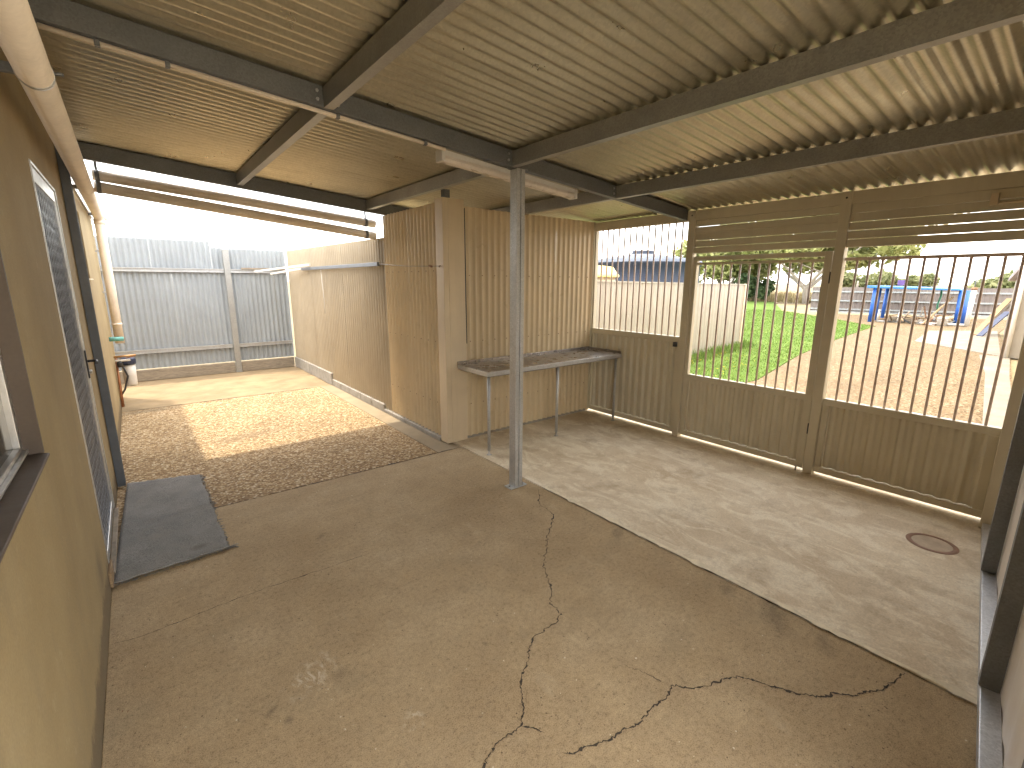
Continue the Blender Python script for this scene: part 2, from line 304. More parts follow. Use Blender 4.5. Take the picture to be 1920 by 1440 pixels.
# ------------------------------------------------------------------ geometry helpers
class MB:
    def __init__(s): s.v = []; s.f = []; s.sm = []
    def add(s, vs, fs, smooth=False):
        o = len(s.v); s.v += [tuple(v) for v in vs]; s.f += [tuple(i + o for i in f) for f in fs]; s.sm += [smooth] * len(fs); return s
    def box(s, x0, x1, y0, y1, z0, z1):
        vs = [(x0, y0, z0), (x1, y0, z0), (x1, y1, z0), (x0, y1, z0), (x0, y0, z1), (x1, y0, z1), (x1, y1, z1), (x0, y1, z1)]
        return s.add(vs, [(0, 3, 2, 1), (4, 5, 6, 7), (0, 1, 5, 4), (1, 2, 6, 5), (2, 3, 7, 6), (3, 0, 4, 7)])
    def hexa(s, p8): return s.add(p8, [(0, 3, 2, 1), (4, 5, 6, 7), (0, 1, 5, 4), (1, 2, 6, 5), (2, 3, 7, 6), (3, 0, 4, 7)])
    def bar(s, a, b, w, h, upv=(0, 0, 1)):
        a, b = Vector(a), Vector(b); d = (b - a).normalized(); r = d.cross(Vector(upv))
        if r.length < 1e-4: r = d.cross(Vector((1, 0, 0)))
        r.normalize(); u = r.cross(d); p = []
        for c in (a, b):
            p += [c - r * w / 2 - u * h / 2, c + r * w / 2 - u * h / 2, c + r * w / 2 + u * h / 2, c - r * w / 2 + u * h / 2]
        return s.add(p, [(0, 1, 2, 3), (7, 6, 5, 4), (0, 4, 5, 1), (1, 5, 6, 2), (2, 6, 7, 3), (3, 7, 4, 0)])
    def tube(s, pts, r, n=12, cap=True):
        pts = [Vector(p) for p in pts]; rs = r if isinstance(r, (list, tuple)) else [r] * len(pts)
        vs, fs = [], []; prev = None
        for i, p in enumerate(pts):
            d = (pts[min(i + 1, len(pts) - 1)] - pts[max(i - 1, 0)]).normalized()
            if prev is None:
                a = d.cross(Vector((0, 0, 1)))
                if a.length < .05: a = d.cross(Vector((1, 0, 0)))
            else: a = prev - d * prev.dot(d)
            a.normalize(); prev = a; b = d.cross(a)
            for k in range(n):
                t = 2 * math.pi * k / n; vs.append(p + (a * math.cos(t) + b * math.sin(t)) * rs[i])
        for i in range(len(pts) - 1):
            for k in range(n): fs.append((i * n + k, i * n + (k + 1) % n, (i + 1) * n + (k + 1) % n, (i + 1) * n + k))
        s.add(vs, fs, True)
        if cap:
            o = len(s.v) - len(vs)
            s.f.append(tuple(o + k for k in range(n))[::-1]); s.sm.append(False)
            s.f.append(tuple(o + (len(pts) - 1) * n + k for k in range(n))); s.sm.append(False)
        return s
    def lathe(s, c, prof, n=24):
        vs, fs = [], []
        for r, z in prof:
            for k in range(n):
                t = 2 * math.pi * k / n; vs.append((c[0] + r * math.cos(t), c[1] + r * math.sin(t), c[2] + z))
        for i in range(len(prof) - 1):
            for k in range(n): fs.append((i * n + k, i * n + (k + 1) % n, (i + 1) * n + (k + 1) % n, (i + 1) * n + k))
        s.add(vs, fs, True); return s
    def prism(s, poly, z0, z1):
        n = len(poly); vs = [(x, y, z0) for x, y in poly] + [(x, y, z1) for x, y in poly]
        return s.add(vs, [tuple(range(n))[::-1], tuple(range(n, 2 * n))] + [(i, (i + 1) % n, n + (i + 1) % n, n + i) for i in range(n)])
    def cee(s, a, b, side, h=.10, w=.05, lip=.015, t=.002):
        """rolled C section from a to b (bottom of the web), web on the a-b line, flanges towards 'side'"""
        a, b, sd = Vector(a), Vector(b), Vector(side).normalized(); z = Vector((0, 0, 1))
        if abs((b - a).normalized().z) > .9: z = sd.cross((b - a).normalized()).normalized()
        pr = [(w, lip), (w, 0), (0, 0), (0, h), (w, h), (w, h - lip), (w - t, h - lip), (w - t, h - t), (t, h - t), (t, t), (w - t, t), (w - t, lip)]
        vs = [a + sd * p + z * q for p, q in pr] + [b + sd * p + z * q for p, q in pr]; n = len(pr)
        fs = [(i, (i + 1) % n, n + (i + 1) % n, n + i) for i in range(n)] + [(0, 1, 10, 11), (1, 2, 9, 10), (2, 3, 8, 9), (3, 4, 7, 8), (4, 5, 6, 7)]
        fs += [tuple(i + n for i in f)[::-1] for f in fs[-5:]]
        return s.add(vs, fs)
    def build(s, name, mat, parent=None, loc=None, bevel=0, recalc=True):
        if loc is None:
            if parent is not None: loc = Vector((0, 0, 0))
            else:
                xs = [v[0] for v in s.v]; ys = [v[1] for v in s.v]; zs = [v[2] for v in s.v]
                loc = Vector(((min(xs) + max(xs)) / 2, (min(ys) + max(ys)) / 2, min(zs)))
        loc = Vector(loc); off = Vector(parent.get('_o', (0, 0, 0))) if parent is not None else loc
        me = bpy.data.meshes.new(name); me.from_pydata([tuple(Vector(v) - off) for v in s.v], [], s.f)
        me.polygons.foreach_set('use_smooth', s.sm)
        if recalc:
            bm = bmesh.new(); bm.from_mesh(me); bmesh.ops.recalc_face_normals(bm, faces=bm.faces); bm.to_mesh(me); bm.free()
        me.materials.append(mat); ob = bpy.data.objects.new(name, me); COL.objects.link(ob)
        if parent is None: ob.location = loc; ob['_o'] = tuple(loc)
        else: ob.parent = parent; ob['_o'] = tuple(off)
        if bevel:
            md = ob.modifiers.new('bevel', 'BEVEL'); md.width = bevel; md.segments = 2; md.limit_method = 'ANGLE'; md.angle_limit = math.radians(50)
        return ob
def tag(o, label=None, cat=None, group=None, kind=None):
    if label: o['label'] = label
    if cat: o['category'] = cat
    if group: o['group'] = group
    if kind: o['kind'] = kind
    return o
def empty(name, loc, label, cat, group=None):
    o = bpy.data.objects.new(name, None); COL.objects.link(o); o.location = loc; o['_o'] = tuple(loc); o.empty_display_size = .1
    return tag(o, label, cat, group)
def clone(src, name, parent, delta):
    o = src.copy(); o.name = name; COL.objects.link(o); o.parent = parent; o.location = Vector(src.location) + Vector(delta); return o
def sheet(u0, u1, top0, top1, bot, place, pitch=.076, amp=.0092, seg=8, phase=0.0, shape='sine', rows=1):
    """corrugated sheet: u along the wall, top edge from top0 to top1, place(u, w, z) -> point (w = out of the sheet)"""
    n = max(2, int(round((u1 - u0) / pitch * seg))); mb = MB(); vs = []; fs = []
    for i in range(n + 1):
        u = u0 + (u1 - u0) * i / n; ph = (u / pitch + phase) % 1.0
        if shape == 'sine': w = amp * math.cos(2 * math.pi * ph)
        elif shape == 'rib':
            q = abs(ph - .5) * 2; w = amp * max(-1, min(1, (q - .62) * 4.2))
        else:
            q = abs(ph - .5) * 2; w = amp * max(-1, min(1, (q - .5) * 5))
        tp = top0 + (top1 - top0) * i / n
        for k in range(rows + 1): vs.append(place(u, w, bot + (tp - bot) * k / rows))
    R = rows + 1
    for i in range(n):
        for k in range(rows): fs.append((i * R + k, (i + 1) * R + k, (i + 1) * R + k + 1, i * R + k + 1))
    mb.add(vs, fs, True); return mb

def zr(x): return 2.472 - .083 * (x - 2.17)          # underside of the roof sheets (top of the framing)

# ================================================================== SETTING
g = MB().prism([(-900, -900), (1500, -900), (1500, 1500), (-900, 1500)], -.5, -.03).build('ground', M['ground']); tag(g, 'dry tan ground reaching to the horizon', kind='structure')
fl = MB().prism([(-.285, -.30), (2.36, -.02), (2.36, 3.76), (-.285, 3.76)], -.1, 0).build('concrete_floor', M['conc_old'], bevel=.004); tag(fl, 'old cracked brown concrete slab under the carport', kind='structure')
fn = MB().prism([(2.366, -.02), (4.44, .24), (4.44, 5.3), (2.366, 5.3)], -.1, .006).build('pale_concrete_floor', M['conc_new'], bevel=.006); tag(fn, 'paler newer concrete slab in front of the gates', kind='structure')
fa = MB().prism([(-.285, 3.768), (2.10, 3.768), (2.10, 7.40), (-.285, 7.40)], -.1, -.002).build('aggregate_paving', M['agg'], bevel=.004); tag(fa, 'exposed pebble aggregate paving beyond the mat', kind='structure')
fs_ = MB().prism([(2.104, 3.768), (2.36, 3.768), (2.36, 7.40), (2.104, 7.40)], -.1, 0).build('concrete_strip', M['strip'], bevel=.004); tag(fs_, 'smooth cream concrete strip along the shed', kind='structure')
fp = MB().prism([(-2.5, 7.405), (2.36, 7.405), (2.36, 9.75), (-2.5, 9.75)], -.1, -.002).build('sandy_apron', M['apron'], bevel=.004); tag(fp, 'sandy concrete apron below the zinc fence', kind='structure')

fb = MB().prism([(-.285, -6.0), (4.4, -6.0), (4.4, .2), (2.366, -.05), (1.3, -.16), (-.285, -.31)], -.1, -.006).build('bounce_paving', M['conc_new']); tag(fb, 'unseen pale paving added beyond the open near end to bounce light in', kind='structure')  # out of view, added and kept pale to bounce light under the roof
def ribbon(pts, w, parent, name='crack', z=.0014, jag=.012, mat='crack', sub=9, taper=True):
    P = []
    for i in range(len(pts) - 1):
        a, b = Vector((*pts[i], 0)), Vector((*pts[i + 1], 0))
        for k in range(sub):
            p = a.lerp(b, k / sub)
            if k: p += Vector((random.gauss(0, 1), random.gauss(0, 1), 0)) * jag * min(1, (b - a).length * 6) * .55
            P.append(p)
    P.append(Vector((*pts[-1], 0))); vs, fs = [], []
    for i, p in enumerate(P):
        d = (P[min(i + 1, len(P) - 1)] - P[max(i - 1, 0)]).normalized(); nn = Vector((-d.y, d.x, 0))
        ww = w * min(2.6, random.lognormvariate(-.25, .55)) * (min(1, i / 4 + .15, (len(P) - 1 - i) / 4 + .15) if taper else 1)
        vs += [(p.x + nn.x * ww / 2, p.y + nn.y * ww / 2, z), (p.x - nn.x * ww / 2, p.y - nn.y * ww / 2, z)]
        if i: fs.append((2 * i - 2, 2 * i - 1, 2 * i + 1, 2 * i))
    return MB().add(vs, fs).build(name, M[mat], parent)
CR1 = [(2.321, 2.568), (2.157, 2.372), (2.125, 2.19), (2.014, 2.089), (1.894, 2.011), (1.789, 1.896), (1.664, 1.783), (1.582, 1.659), (1.536, 1.58), (1.467, 1.526), (1.458, 1.432), (1.382, 1.398), (1.245, 1.396), (1.19, 1.358), (1.135, 1.304), (1.06, 1.257), (1.01, 1.197), (0.971, 1.137), (0.922, 1.091), (0.875, 1.088), (0.805, 1.092), (0.755, 1.07), (0.68, 1.02), (.6, .9), (.55, .7)]
CR3 = [(2.341, 0.276), (2.267, 0.289), (2.16, 0.308), (2.091, 0.352), (2.037, 0.372), (1.993, 0.423), (1.912, 0.462), (1.858, 0.539), (1.823, 0.606), (1.798, 0.658), (1.765, 0.709), (1.673, 0.74), (1.567, 0.784), (1.515, 0.848), (1.443, 0.825), (1.371, 0.836), (1.275, 0.826), (1.195, 0.849), (1.125, 0.852), (1.05, 0.886), (0.993, 0.895), (0.968, 0.922)]
ribbon(CR1, .0054, fl); ribbon([(0.919, 1.087), (0.949, 1.056), (0.969, 1.014)], .005, fl); ribbon(CR3, .006, fl)
ribbon([(-0.281, 2.535), (-0.178, 2.515), (-0.016, 2.52), (0.117, 2.535), (0.31, 2.542), (0.52, 2.534), (0.753, 2.53), (0.943, 2.522)], .0032, fl, jag=.006)
ribbon([(1.44, 1.046), (1.481, 0.953), (1.502, 0.864)], .003, fl)
# the ragged joints between the slabs
ribbon([(2.3625, y) for y in (-.0, .5, 1.0, 1.5, 2.0, 2.6)], .007, fl, 'joint', .0016, .004)
ribbon([(2.374 + .004 * math.sin(i * 2.1), -.0 + i * .26) for i in range(11)], .030, fn, 'mortar_lip', .0085, .008, 'lip', 6, False)
ribbon([(x, 3.764) for x in (-.28, .3, .9, 1.5, 2.1, 2.35)], .012, fl, 'joint', .0016, .004)
ribbon([(x, 7.402) for x in (-.28, .3, .9, 1.5, 2.1)], .016, fp, 'joint', .0016, .006)

gr_ = MB(); rq = random.Random(17)
for _ in range(170):
    x = rq.uniform(-.25, 4.2); y = rq.uniform(.45, 3.7); r = rq.uniform(.0015, .0045) * (1.8 if rq.random() < .06 else 1)
    z = .0065 if x > 2.37 else .0005; a = rq.uniform(0, 6.28)
    if -.3 < x < .3 and 3.0 < y < 4.7: continue
    gr_.add([(x + r * math.cos(a + k * 2.09) * rq.uniform(.6, 1.4), y + r * math.sin(a + k * 2.09) * rq.uniform(.6, 1.4), z) for k in range(3)] + [(x, y, z + r * .9)], [(0, 1, 3), (1, 2, 3), (2, 0, 3)])
tag(gr_.build('floor_grit', M['lip']), 'scattered pale grit and crumbs on the concrete slabs', 'grit', kind='stuff')
gd_ = MB()
for _ in range(90):
    x = rq.uniform(-.25, 4.2) if rq.random() < .6 else rq.uniform(-.27, -.05); y = rq.uniform(.45, 3.7); r = rq.uniform(.002, .006); a = rq.uniform(0, 6.28)
    z = .0065 if x > 2.37 else .0005
    if -.3 < x < .3 and 3.0 < y < 4.7: continue
    gd_.add([(x + r * math.cos(a), y + r * math.sin(a), z), (x + r * .5 * math.cos(a + 1.5), y + r * .5 * math.sin(a + 1.5), z + r * .4), (x - r * 1.4 * math.cos(a), y - r * 1.4 * math.sin(a), z + .001), (x + r * .5 * math.cos(a - 1.5), y + r * .5 * math.sin(a - 1.5), z)], [(0, 1, 2), (0, 2, 3)])
tag(gd_.build('leaf_crumbs', M['scrap']), 'tiny dark leaf crumbs lying on the concrete slabs', 'leaf crumbs', kind='stuff')

# ================================================================== CARPORT
cpt = empty('carport', (2.22, 2.73, 0), 'open carport with low corrugated zinc roof on galvanised steel frame', 'carport')
YA, YBm = 2.70, 5.27
def zb(x): return zr(x) - .101
MB().cee((-.280, YA, zb(-.280)), (4.325, YA, zb(4.325)), (0, 1, 0)).build('beam', M['galv_dark'], cpt)
MB().cee((-.280, YBm, zb(-.280) - .022), (4.325, YBm, zb(4.325) - .022), (0, 1, 0), .122).build('beam', M['galv_dark'], cpt)
for x in (.90, 2.14, 3.24):
    for y0, y1 in ((-.16 + .12 * (x - 2.03) + .06, YA - .003), (YA + .053, YBm - .003)):
        MB().cee((x, y0, zr(x + .03) - .101), (x, y1, zr(x + .03) - .101), (1, 0, 0), .0985).build('purlin', M['galv'], cpt)
bo = None
for x in (.90, 2.14, 3.24):
    for dx, dz in ((-.03, .03), (-.03, .07), (.075, .03), (.075, .07)):
        P_ = Vector((x + dx, YA - .001, zb(x + dx) + dz))
        if bo is None: bo = MB().tube([P_, P_ - Vector((0, .008, 0))], .0085, 6).build('bolt', M['galv_light'], cpt); P0_ = P_
        else: clone(bo, 'bolt', cpt, P_ - P0_)
# roof sheets, ribs running down the fall
W = .762; y0 = -.648
for i in range(8):
    a, b = y0 + i * W, y0 + (i + 1) * W + (.019 if i < 7 else 0)
    dz = .0012 * (i % 2)
    mb = sheet(a, b, 4.62, 4.62, -.62, lambda u, w, s, dz=dz: (s, u, zr(s) + .0105 + w + dz), phase=-y0 / .076, rows=2)
    mb.build('roof_sheet', M['roof'], cpt)
# flashing capping the far edge of the roof
# post under the crossing of beam and purlin: two channels toe to toe
po = MB()
po.cee((2.185, 2.688, .012), (2.185, 2.688, zb(2.2) - .002), (0, 1, 0), .036, .075, .02)
pz = MB(); X0, X1, Y0, Y1, zt = 2.178, 2.253, 2.690, 2.765, zb(2.22) - .003
for (a0, a1) in ((X0, X0 + .034), (X0 + .041, X1)):
    pz.box(a0, a1, Y0, Y1, .010, zt)
post = pz.build('post', M['galv_light'], cpt, bevel=.003)
MB().box(X0 + .0342, X0 + .0408, Y0 + .012, Y1 - .012, .010, zt).build('weld_seam', M['galv_dark'], post)
MB().box(X0 - .045, X1 + .045, Y0 - .006, Y1 + .006, .001, .010).build('base_plate', M['galv_light'], cpt, bevel=.002)
for bx in (X0 - .024, X1 + .024):
    MB().lathe((bx, (Y0 + Y1) / 2, .010), [(0.0, .012), (.009, .012), (.009, 0), (.0, 0)], 6).build('bolt', M['galv'], cpt)
MB().box(X0 - .02, X1 + .03, Y0 + .001, Y1, zt + .0005, zt + .003).build('top_cleat', M['galv'], cpt)

# ================================================================== HOUSE (left)
XW, XI = -.285, -.44
hs = empty('house', (-.36, 4.0, 0), 'tan rendered house wall with screen door and windows on the left', 'house')
def wall_holes(cutsY, cutsZ, holes, top):
    mb = MB()
    for i in range(len(cutsY) - 1):
        for k in range(len(cutsZ) - 1):
            ya, yb, za, zb_ = cutsY[i], cutsY[i + 1], cutsZ[k], cutsZ[k + 1]
            if any(h[0] <= ya + 1e-6 and yb <= h[1] + 1e-6 and h[2] <= za + 1e-6 and zb_ <= h[3] + 1e-6 for h in holes): continue
            if za >= top((ya + yb) / 2) - 1e-6: continue
            mb.box(XI, XW, ya, yb, za, min(zb_, top(ya + .01)))
    v = {}; bm = bmesh.new(); me = bpy.data.meshes.new('t'); me.from_pydata(mb.v, [], mb.f); bm.from_mesh(me)
    bmesh.ops.remove_doubles(bm, verts=bm.verts, dist=1e-5)
    kill = [f for f in bm.faces if sum(1 for g2 in bm.faces if g2 is not f and set(x.index for x in g2.verts) == set(x.index for x in f.verts))]
    bmesh.ops.delete(bm, geom=kill, context='FACES'); bm.verts.index_update()
    o = MB(); o.add([tuple(x.co) for x in bm.verts], [tuple(x.index for x in f.verts) for f in bm.faces]); bm.free(); bpy.data.meshes.remove(me); return o
WIN = (.50, 2.05, 1.046, 2.15); DOOR = (3.12, 4.06, .055, 2.13); SW = (4.98, 5.98, 1.60, 2.20)
wall_holes([-.62, .50, 2.05, 3.12, 4.06, 4.98, 5.38, 5.98, 8.36], [0, .055, 1.046, 1.60, 2.13, 2.15, 2.20, 2.42, 2.692], [WIN, DOOR, SW],
           lambda y: 2.692 if y < 5.37 else 2.42).build('wall', M['render'], hs)
MB().box(-4.2, XI - .002, 8.20, 8.358, 0, 2.42).build('end_wall', M['render'], hs)
MB().hexa([(-4.4, -.8, 3.15), (-.26, -.8, 2.712), (-.26, 5.36, 2.712), (-4.4, 5.36, 3.15), (-4.4, -.8, 3.18), (-.26, -.8, 2.735), (-.26, 5.36, 2.735), (-4.4, 5.36, 3.18)]) if False else None
hr = sheet(5.40, 8.45, -.252, -.252, -4.4, lambda u, w, s: (s, u, 2.46 + .12 * (-.252 - s) + w), rows=1).build('roof', M['roof'], hs)
MB().box(XW - .01, XW + .012, 5.40, 8.37, 2.425, 2.447).build('fascia_trim', M['alu'], hs, bevel=.002)
MB().box(XW + .001, XW + .016, 5.40, 8.365, 2.372, 2.398).build('fascia_trim', M['alu'], hs, bevel=.002)
MB().box(-4.2, -1.6, -.62, 8.19, 2.38, 2.41).build('ceiling', M['dark'], hs)
# big window: brown reveal, sill, sliding frame
w1 = MB()
w1.box(-.40, XW + .004, 2.05, 2.054, 1.05, 2.146).box(-.40, XW + .002, .504, 2.046, 2.140, 2.147)
# the reveal cheeks sit just inside the opening
w1 = MB().box(-.372, XW + .001, 2.036, 2.0495, 1.062, 2.136).box(-.372, XW + .001, .5005, .514, 1.062, 2.136).box(-.372, XW + .001, .5005, 2.0495, 2.136, 2.1495)
wn1 = w1.build('window', M['reveal'], hs)
MB().hexa([(-.372, .5005, 1.0465), (XW + .012, .5005, 1.0465), (XW + .012, 2.0495, 1.0465), (-.372, 2.0495, 1.0465),
           (-.372, .5005, 1.068), (XW + .012, .5005, 1.056), (XW + .012, 2.0495, 1.056), (-.372, 2.0495, 1.068)]).build('sill', M['reveal'], wn1, bevel=.003)
fr = MB(); xf0, xf1 = -.372, -.328
fr.box(xf0, xf1, .514, 2.036, 1.071, 1.094).box(xf0, xf1, .514, 2.036, 2.10, 2.136).box(xf0, xf1, 2.005, 2.036, 1.094, 2.10).box(xf0, xf1, .514, .545, 1.094, 2.10)
fr.box(xf0 + .006, xf1 - .004, 1.25, 1.285, 1.094, 2.10).box(xf1, xf1 + .012, .514, 2.036, 1.0715, 1.080)
fr.build('frame', M['alu'], wn1, bevel=.002)
MB().box(-.362, -.358, .545, 1.25, 1.094, 2.10).build('pane', M['glass'], wn1); MB().box(-.348, -.344, 1.285, 2.005, 1.094, 2.10).build('pane', M['glass'], wn1)
# small high window past the steel post
w2 = MB().box(-.425, -.405, 4.985, 5.975, 1.605, 2.195).build('window', M['glass'], hs); tag(w2, 'small high window in a deep tan recess')
MB().hexa([(-.405, 4.9805, 1.6005), (XW + .02, 4.9805, 1.6005), (XW + .02, 6.01, 1.6005), (-.405, 5.9795, 1.6005), (-.405, 4.9805, 1.622), (XW + .02, 4.9805, 1.612), (XW + .02, 6.01, 1.612), (-.405, 5.9795, 1.622)]).build('sill', M['cream_trim'], w2)
MB().box(-.404, -.385, 5.0, 5.97, 2.165, 2.19).box(-.404, -.385, 5.945, 5.97, 1.63, 2.165).box(-.404, -.385, 5.47, 5.495, 1.63, 2.165).build('frame', M['alu'], w2)
# security screen door
dr = MB().box(-.345, -.287, 3.135, 3.158, .075, 2.115).box(-.345, -.287, 4.012, 4.045, .075, 2.115).box(-.345, -.287, 3.158, 4.012, 2.05, 2.115).box(-.345, -.287, 3.158, 4.012, .075, .13)
door = dr.build('screen_door', M['alu'], hs, bevel=.003); tag(door, 'aluminium screen door with dark diamond mesh')
jm = MB().box(-.36, XW + .005, 3.1205, 3.134, .057, 2.1295).box(-.36, XW + .005, 4.046, 4.0595, .057, 2.1295).box(-.36, XW + .005, 3.134, 4.046, 2.116, 2.1295)
jm.build('door_frame', M['alu'], hs, bevel=.002)
inn = MB().box(-.344, -.2895, 3.1585, 3.172, .131, 2.049).box(-.344, -.2895, 3.994, 4.0115, .131, 2.049)
inn.build('stile', M['alu'], door, bevel=.002)
dg = MB(); a0, a1, b0, b1 = 3.173, 3.993, .131, 2.049; st = .07
k = -int((b1 - b0) / st) - 2
def clip(ya, za, yb, zb_):
    t0, t1 = 0.0, 1.0
    for p, q in ((-(yb - ya), ya - a0), (yb - ya, a1 - ya), (-(zb_ - za), za - b0), (zb_ - za, b1 - za)):
        if abs(p) < 1e-9:
            if q < 0: return None
        else:
            r = q / p
            if p < 0: t0 = max(t0, r)
            else: t1 = min(t1, r)
    return None if t0 >= t1 else (ya + t0 * (yb - ya), za + t0 * (zb_ - za), ya + t1 * (yb - ya), za + t1 * (zb_ - za))
for sgn in (1, -1):
    for j in range(-60, 90):
        y_ = a0 + j * st
        L = clip(y_, b0, y_ + sgn * (b1 - b0) * .58, b1)
        if L: dg.bar((-.2935 + .003 * sgn, L[0], L[1]), (-.2935 + .003 * sgn, L[2], L[3]), .0075, .002, (1, 0, 0))
tag(dg.build('diamond_mesh', M['mesh'], door), kind='stuff')
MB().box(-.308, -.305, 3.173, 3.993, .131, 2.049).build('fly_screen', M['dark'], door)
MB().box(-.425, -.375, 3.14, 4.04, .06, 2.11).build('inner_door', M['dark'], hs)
hd = MB().box(-.2868, -.278, 4.018, 4.042, .98, 1.16).build('handle', M['black'], door, bevel=.002)
MB().tube([(-.279, 4.03, 1.09), (-.242, 4.03, 1.09), (-.235, 4.025, 1.09), (-.232, 3.95, 1.085)], .008, 10).build('lever', M['black'], hd)
MB().lathe((-.276, 4.03, 1.02), [(0, .012), (.012, .012), (.013, -.01), (0, -.01)], 12).build('lock_barrel', M['alu'], hd)
MB().box(-.36, XW + .022, 3.1205, 4.0595, .040, .0545).build('threshold', M['sleeper'], hs, bevel=.003)
MB().box(XW + .001, XW + .014, 3.0, 3.16, .026, .11).build('timber_trim', M['wood'], hs, bevel=.002)

# blue-grey steel post against the house
bp_ = MB().cee((XW + .003, 4.72, .004), (XW + .003, 4.72, 2.66), (1, 0, 0), .09, .05, .012).build('steel_post', M['steel_blue'])
tag(bp_, 'blue grey steel post against the tan wall past the screen door', 'post')

# mat
mt = MB(); cor = [(-.277, 3.05), (.265, 3.09), (.252, 4.50), (-.222, 4.63)]
def quad(u, v):
    a = Vector(cor[0]).lerp(Vector(cor[1]), u); b = Vector(cor[3]).lerp(Vector(cor[2]), u); return a.lerp(b, v)
n1, n2 = 26, 60; vs = []; fs = []
rr = random.Random(3); ed = [[rr.gauss(0, .006) for _ in range(70)] for _ in range(4)]
for i in range(n1 + 1):
    for k in range(n2 + 1):
        p = quad(i / n1, k / n2); x, y = p.x, p.y
        if i == n1: x += ed[0][k] + (.02 if k == n2 - 4 else 0)
        if k == 0: y += ed[2][i]
        if k == n2: y += ed[3][i]
        ridge = .007 * math.exp(-((y - 3.80 - .10 * (x - 0)) / .035) ** 2)
        z = .011 + ridge + .002 * math.sin(x * 9 + y * 3) + .0015 * math.sin(y * 11)
        if k == 0: z += .004
        vs.append((x, y, z))
for i in range(n1):
    for k in range(n2):
        q = i * (n2 + 1) + k; fs.append((q, q + n2 + 1, q + n2 + 2, q + 1))
mt.add(vs, fs, True)
mo = mt.build('door_mat', M['mat']); sol = mo.modifiers.new('thick', 'SOLIDIFY'); sol.thickness = .009; sol.offset = -1
tag(mo, 'worn charcoal carpet mat on the floor by the screen door', 'mat')
fz = MB(); rr = random.Random(9)
def thread(x, y, ang, L):
    p = [(x, y, .008)]
    for k in range(3):
        ang += rr.gauss(0, .5); x += math.cos(ang) * L / 3; y += math.sin(ang) * L / 3; p.append((x, y, rr.uniform(.003, .012)))
    fz.tube(p, .0013, 4)
for k in range(170):
    s = rr.random(); q = quad(1, s); thread(q.x - .004, q.y, rr.gauss(0, .6), rr.uniform(.008, .035))
for k in range(90):
    s = rr.random(); q = quad(s, 0); thread(q.x, q.y + .004, rr.gauss(-1.57, .6), rr.uniform(.006, .022))
for k in range(60):
    s = rr.random(); q = quad(0, s); thread(q.x + .004, q.y, rr.gauss(3.14, .6), rr.uniform(.004, .012))
q = quad(1, .01)
for k in range(14): thread(q.x - .01, q.y + rr.uniform(-.006, .006), rr.gauss(-.1, .15), rr.uniform(.04, .07))
q = quad(1, .53)
for k in range(14): thread(q.x - .004, q.y + rr.uniform(-.012, .012), rr.gauss(.3, .6), rr.uniform(.02, .05))
tag(fz.build('frayed_edge', M['mat'], mo), kind='stuff')

# pipes
pp = empty('wall_stormwater_pipe', (-.225, 5, 2.4), 'cream plastic pipe running under the roof along the house and down its corner', 'pipe')
A, B = Vector((-.1436, -.55, 2.2478)), Vector((-.200, 7.86, 2.370))
el = [B + Vector((0, .06 * math.sin(t), -.06 * (1 - math.cos(t)))) for t in (0, .4, .8, 1.2, 1.57)]
pv = MB().tube([A, B] + el[1:] + [Vector((-.200, 7.925, 1.6)), Vector((-.200, 7.93, .80))], .050, 20).build('pipe', M['pvc'], pp)
dirv = (B - A).normalized()
for yy in (2.42, 5.35, 7.72): 
    c = A + (B - A) * ((yy - A.y) / (B.y - A.y)); MB().tube([c - dirv * .012, c + dirv * .012], .0525, 20).build('clamp', M['alu'] if yy < 4 else M['pvc'], pp)
    MB().box(XW + .001, c.x - .046, yy - .012, yy + .012, c.z - .015, c.z + .015).build('bracket', M['galv_dark'], pp)
c = A + (B - A) * ((2.42 - A.y) / (B.y - A.y)); MB().tube([c + Vector((.05, 0, .008)), c + Vector((.075, 0, .012))], .006, 6).build('clamp_screw', M['galv_dark'], pp)
MB().tube([B - dirv * .02, B + dirv * .02], .056, 20).build('socket', M['pvc'], pp)
MB().tube([(-.200, 7.925, 2.33), (-.200, 7.925, 2.27)], .056, 20).build('socket', M['pvc'], pp)
MB().tube([(-.200, 7.97, 2.37), (-.13, 7.99, 2.37)], .047, 16).build('stub', M['pvc'], pp)
MB().tube([(-.200, 7.93, 1.06), (-.200, 7.93, 1.03)], .055, 20).build('socket', M['pvc'], pp)
for zz in (1.95, 1.45): MB().box(XW + .001, -.245, 7.915, 7.94, zz - .01, zz + .01).build('bracket', M['alu'], pp)
for nm, za, zb2, lab in (('overhead_pipe', 2.452, 2.243, 'upper of two mauve brown pipes crossing under the far roof edge'), ('overhead_pipe', 2.360, 2.112, 'lower of two mauve brown pipes crossing under the far roof edge')):
    o = MB().tube([(-.13, 5.42, za), (2.29, 5.42, zb2)], .044, 18).build(nm, M['pvc']); tag(o, lab, 'pipe', None)
    for x in (-.10, 2.18):
        zz = za + (zb2 - za) * (x + .16) / 2.43
        MB().tube([(x - .015, 5.42, zz + .001), (x + .015, 5.42, zz)], .0475, 18).build('strap', M['galv_dark'], o)
        if za > 2.4: MB().box(x - .01, x + .01, 5.418, 5.422, zz + .04, zb(x) + .02).build('hanger', M['galv_dark'], o)

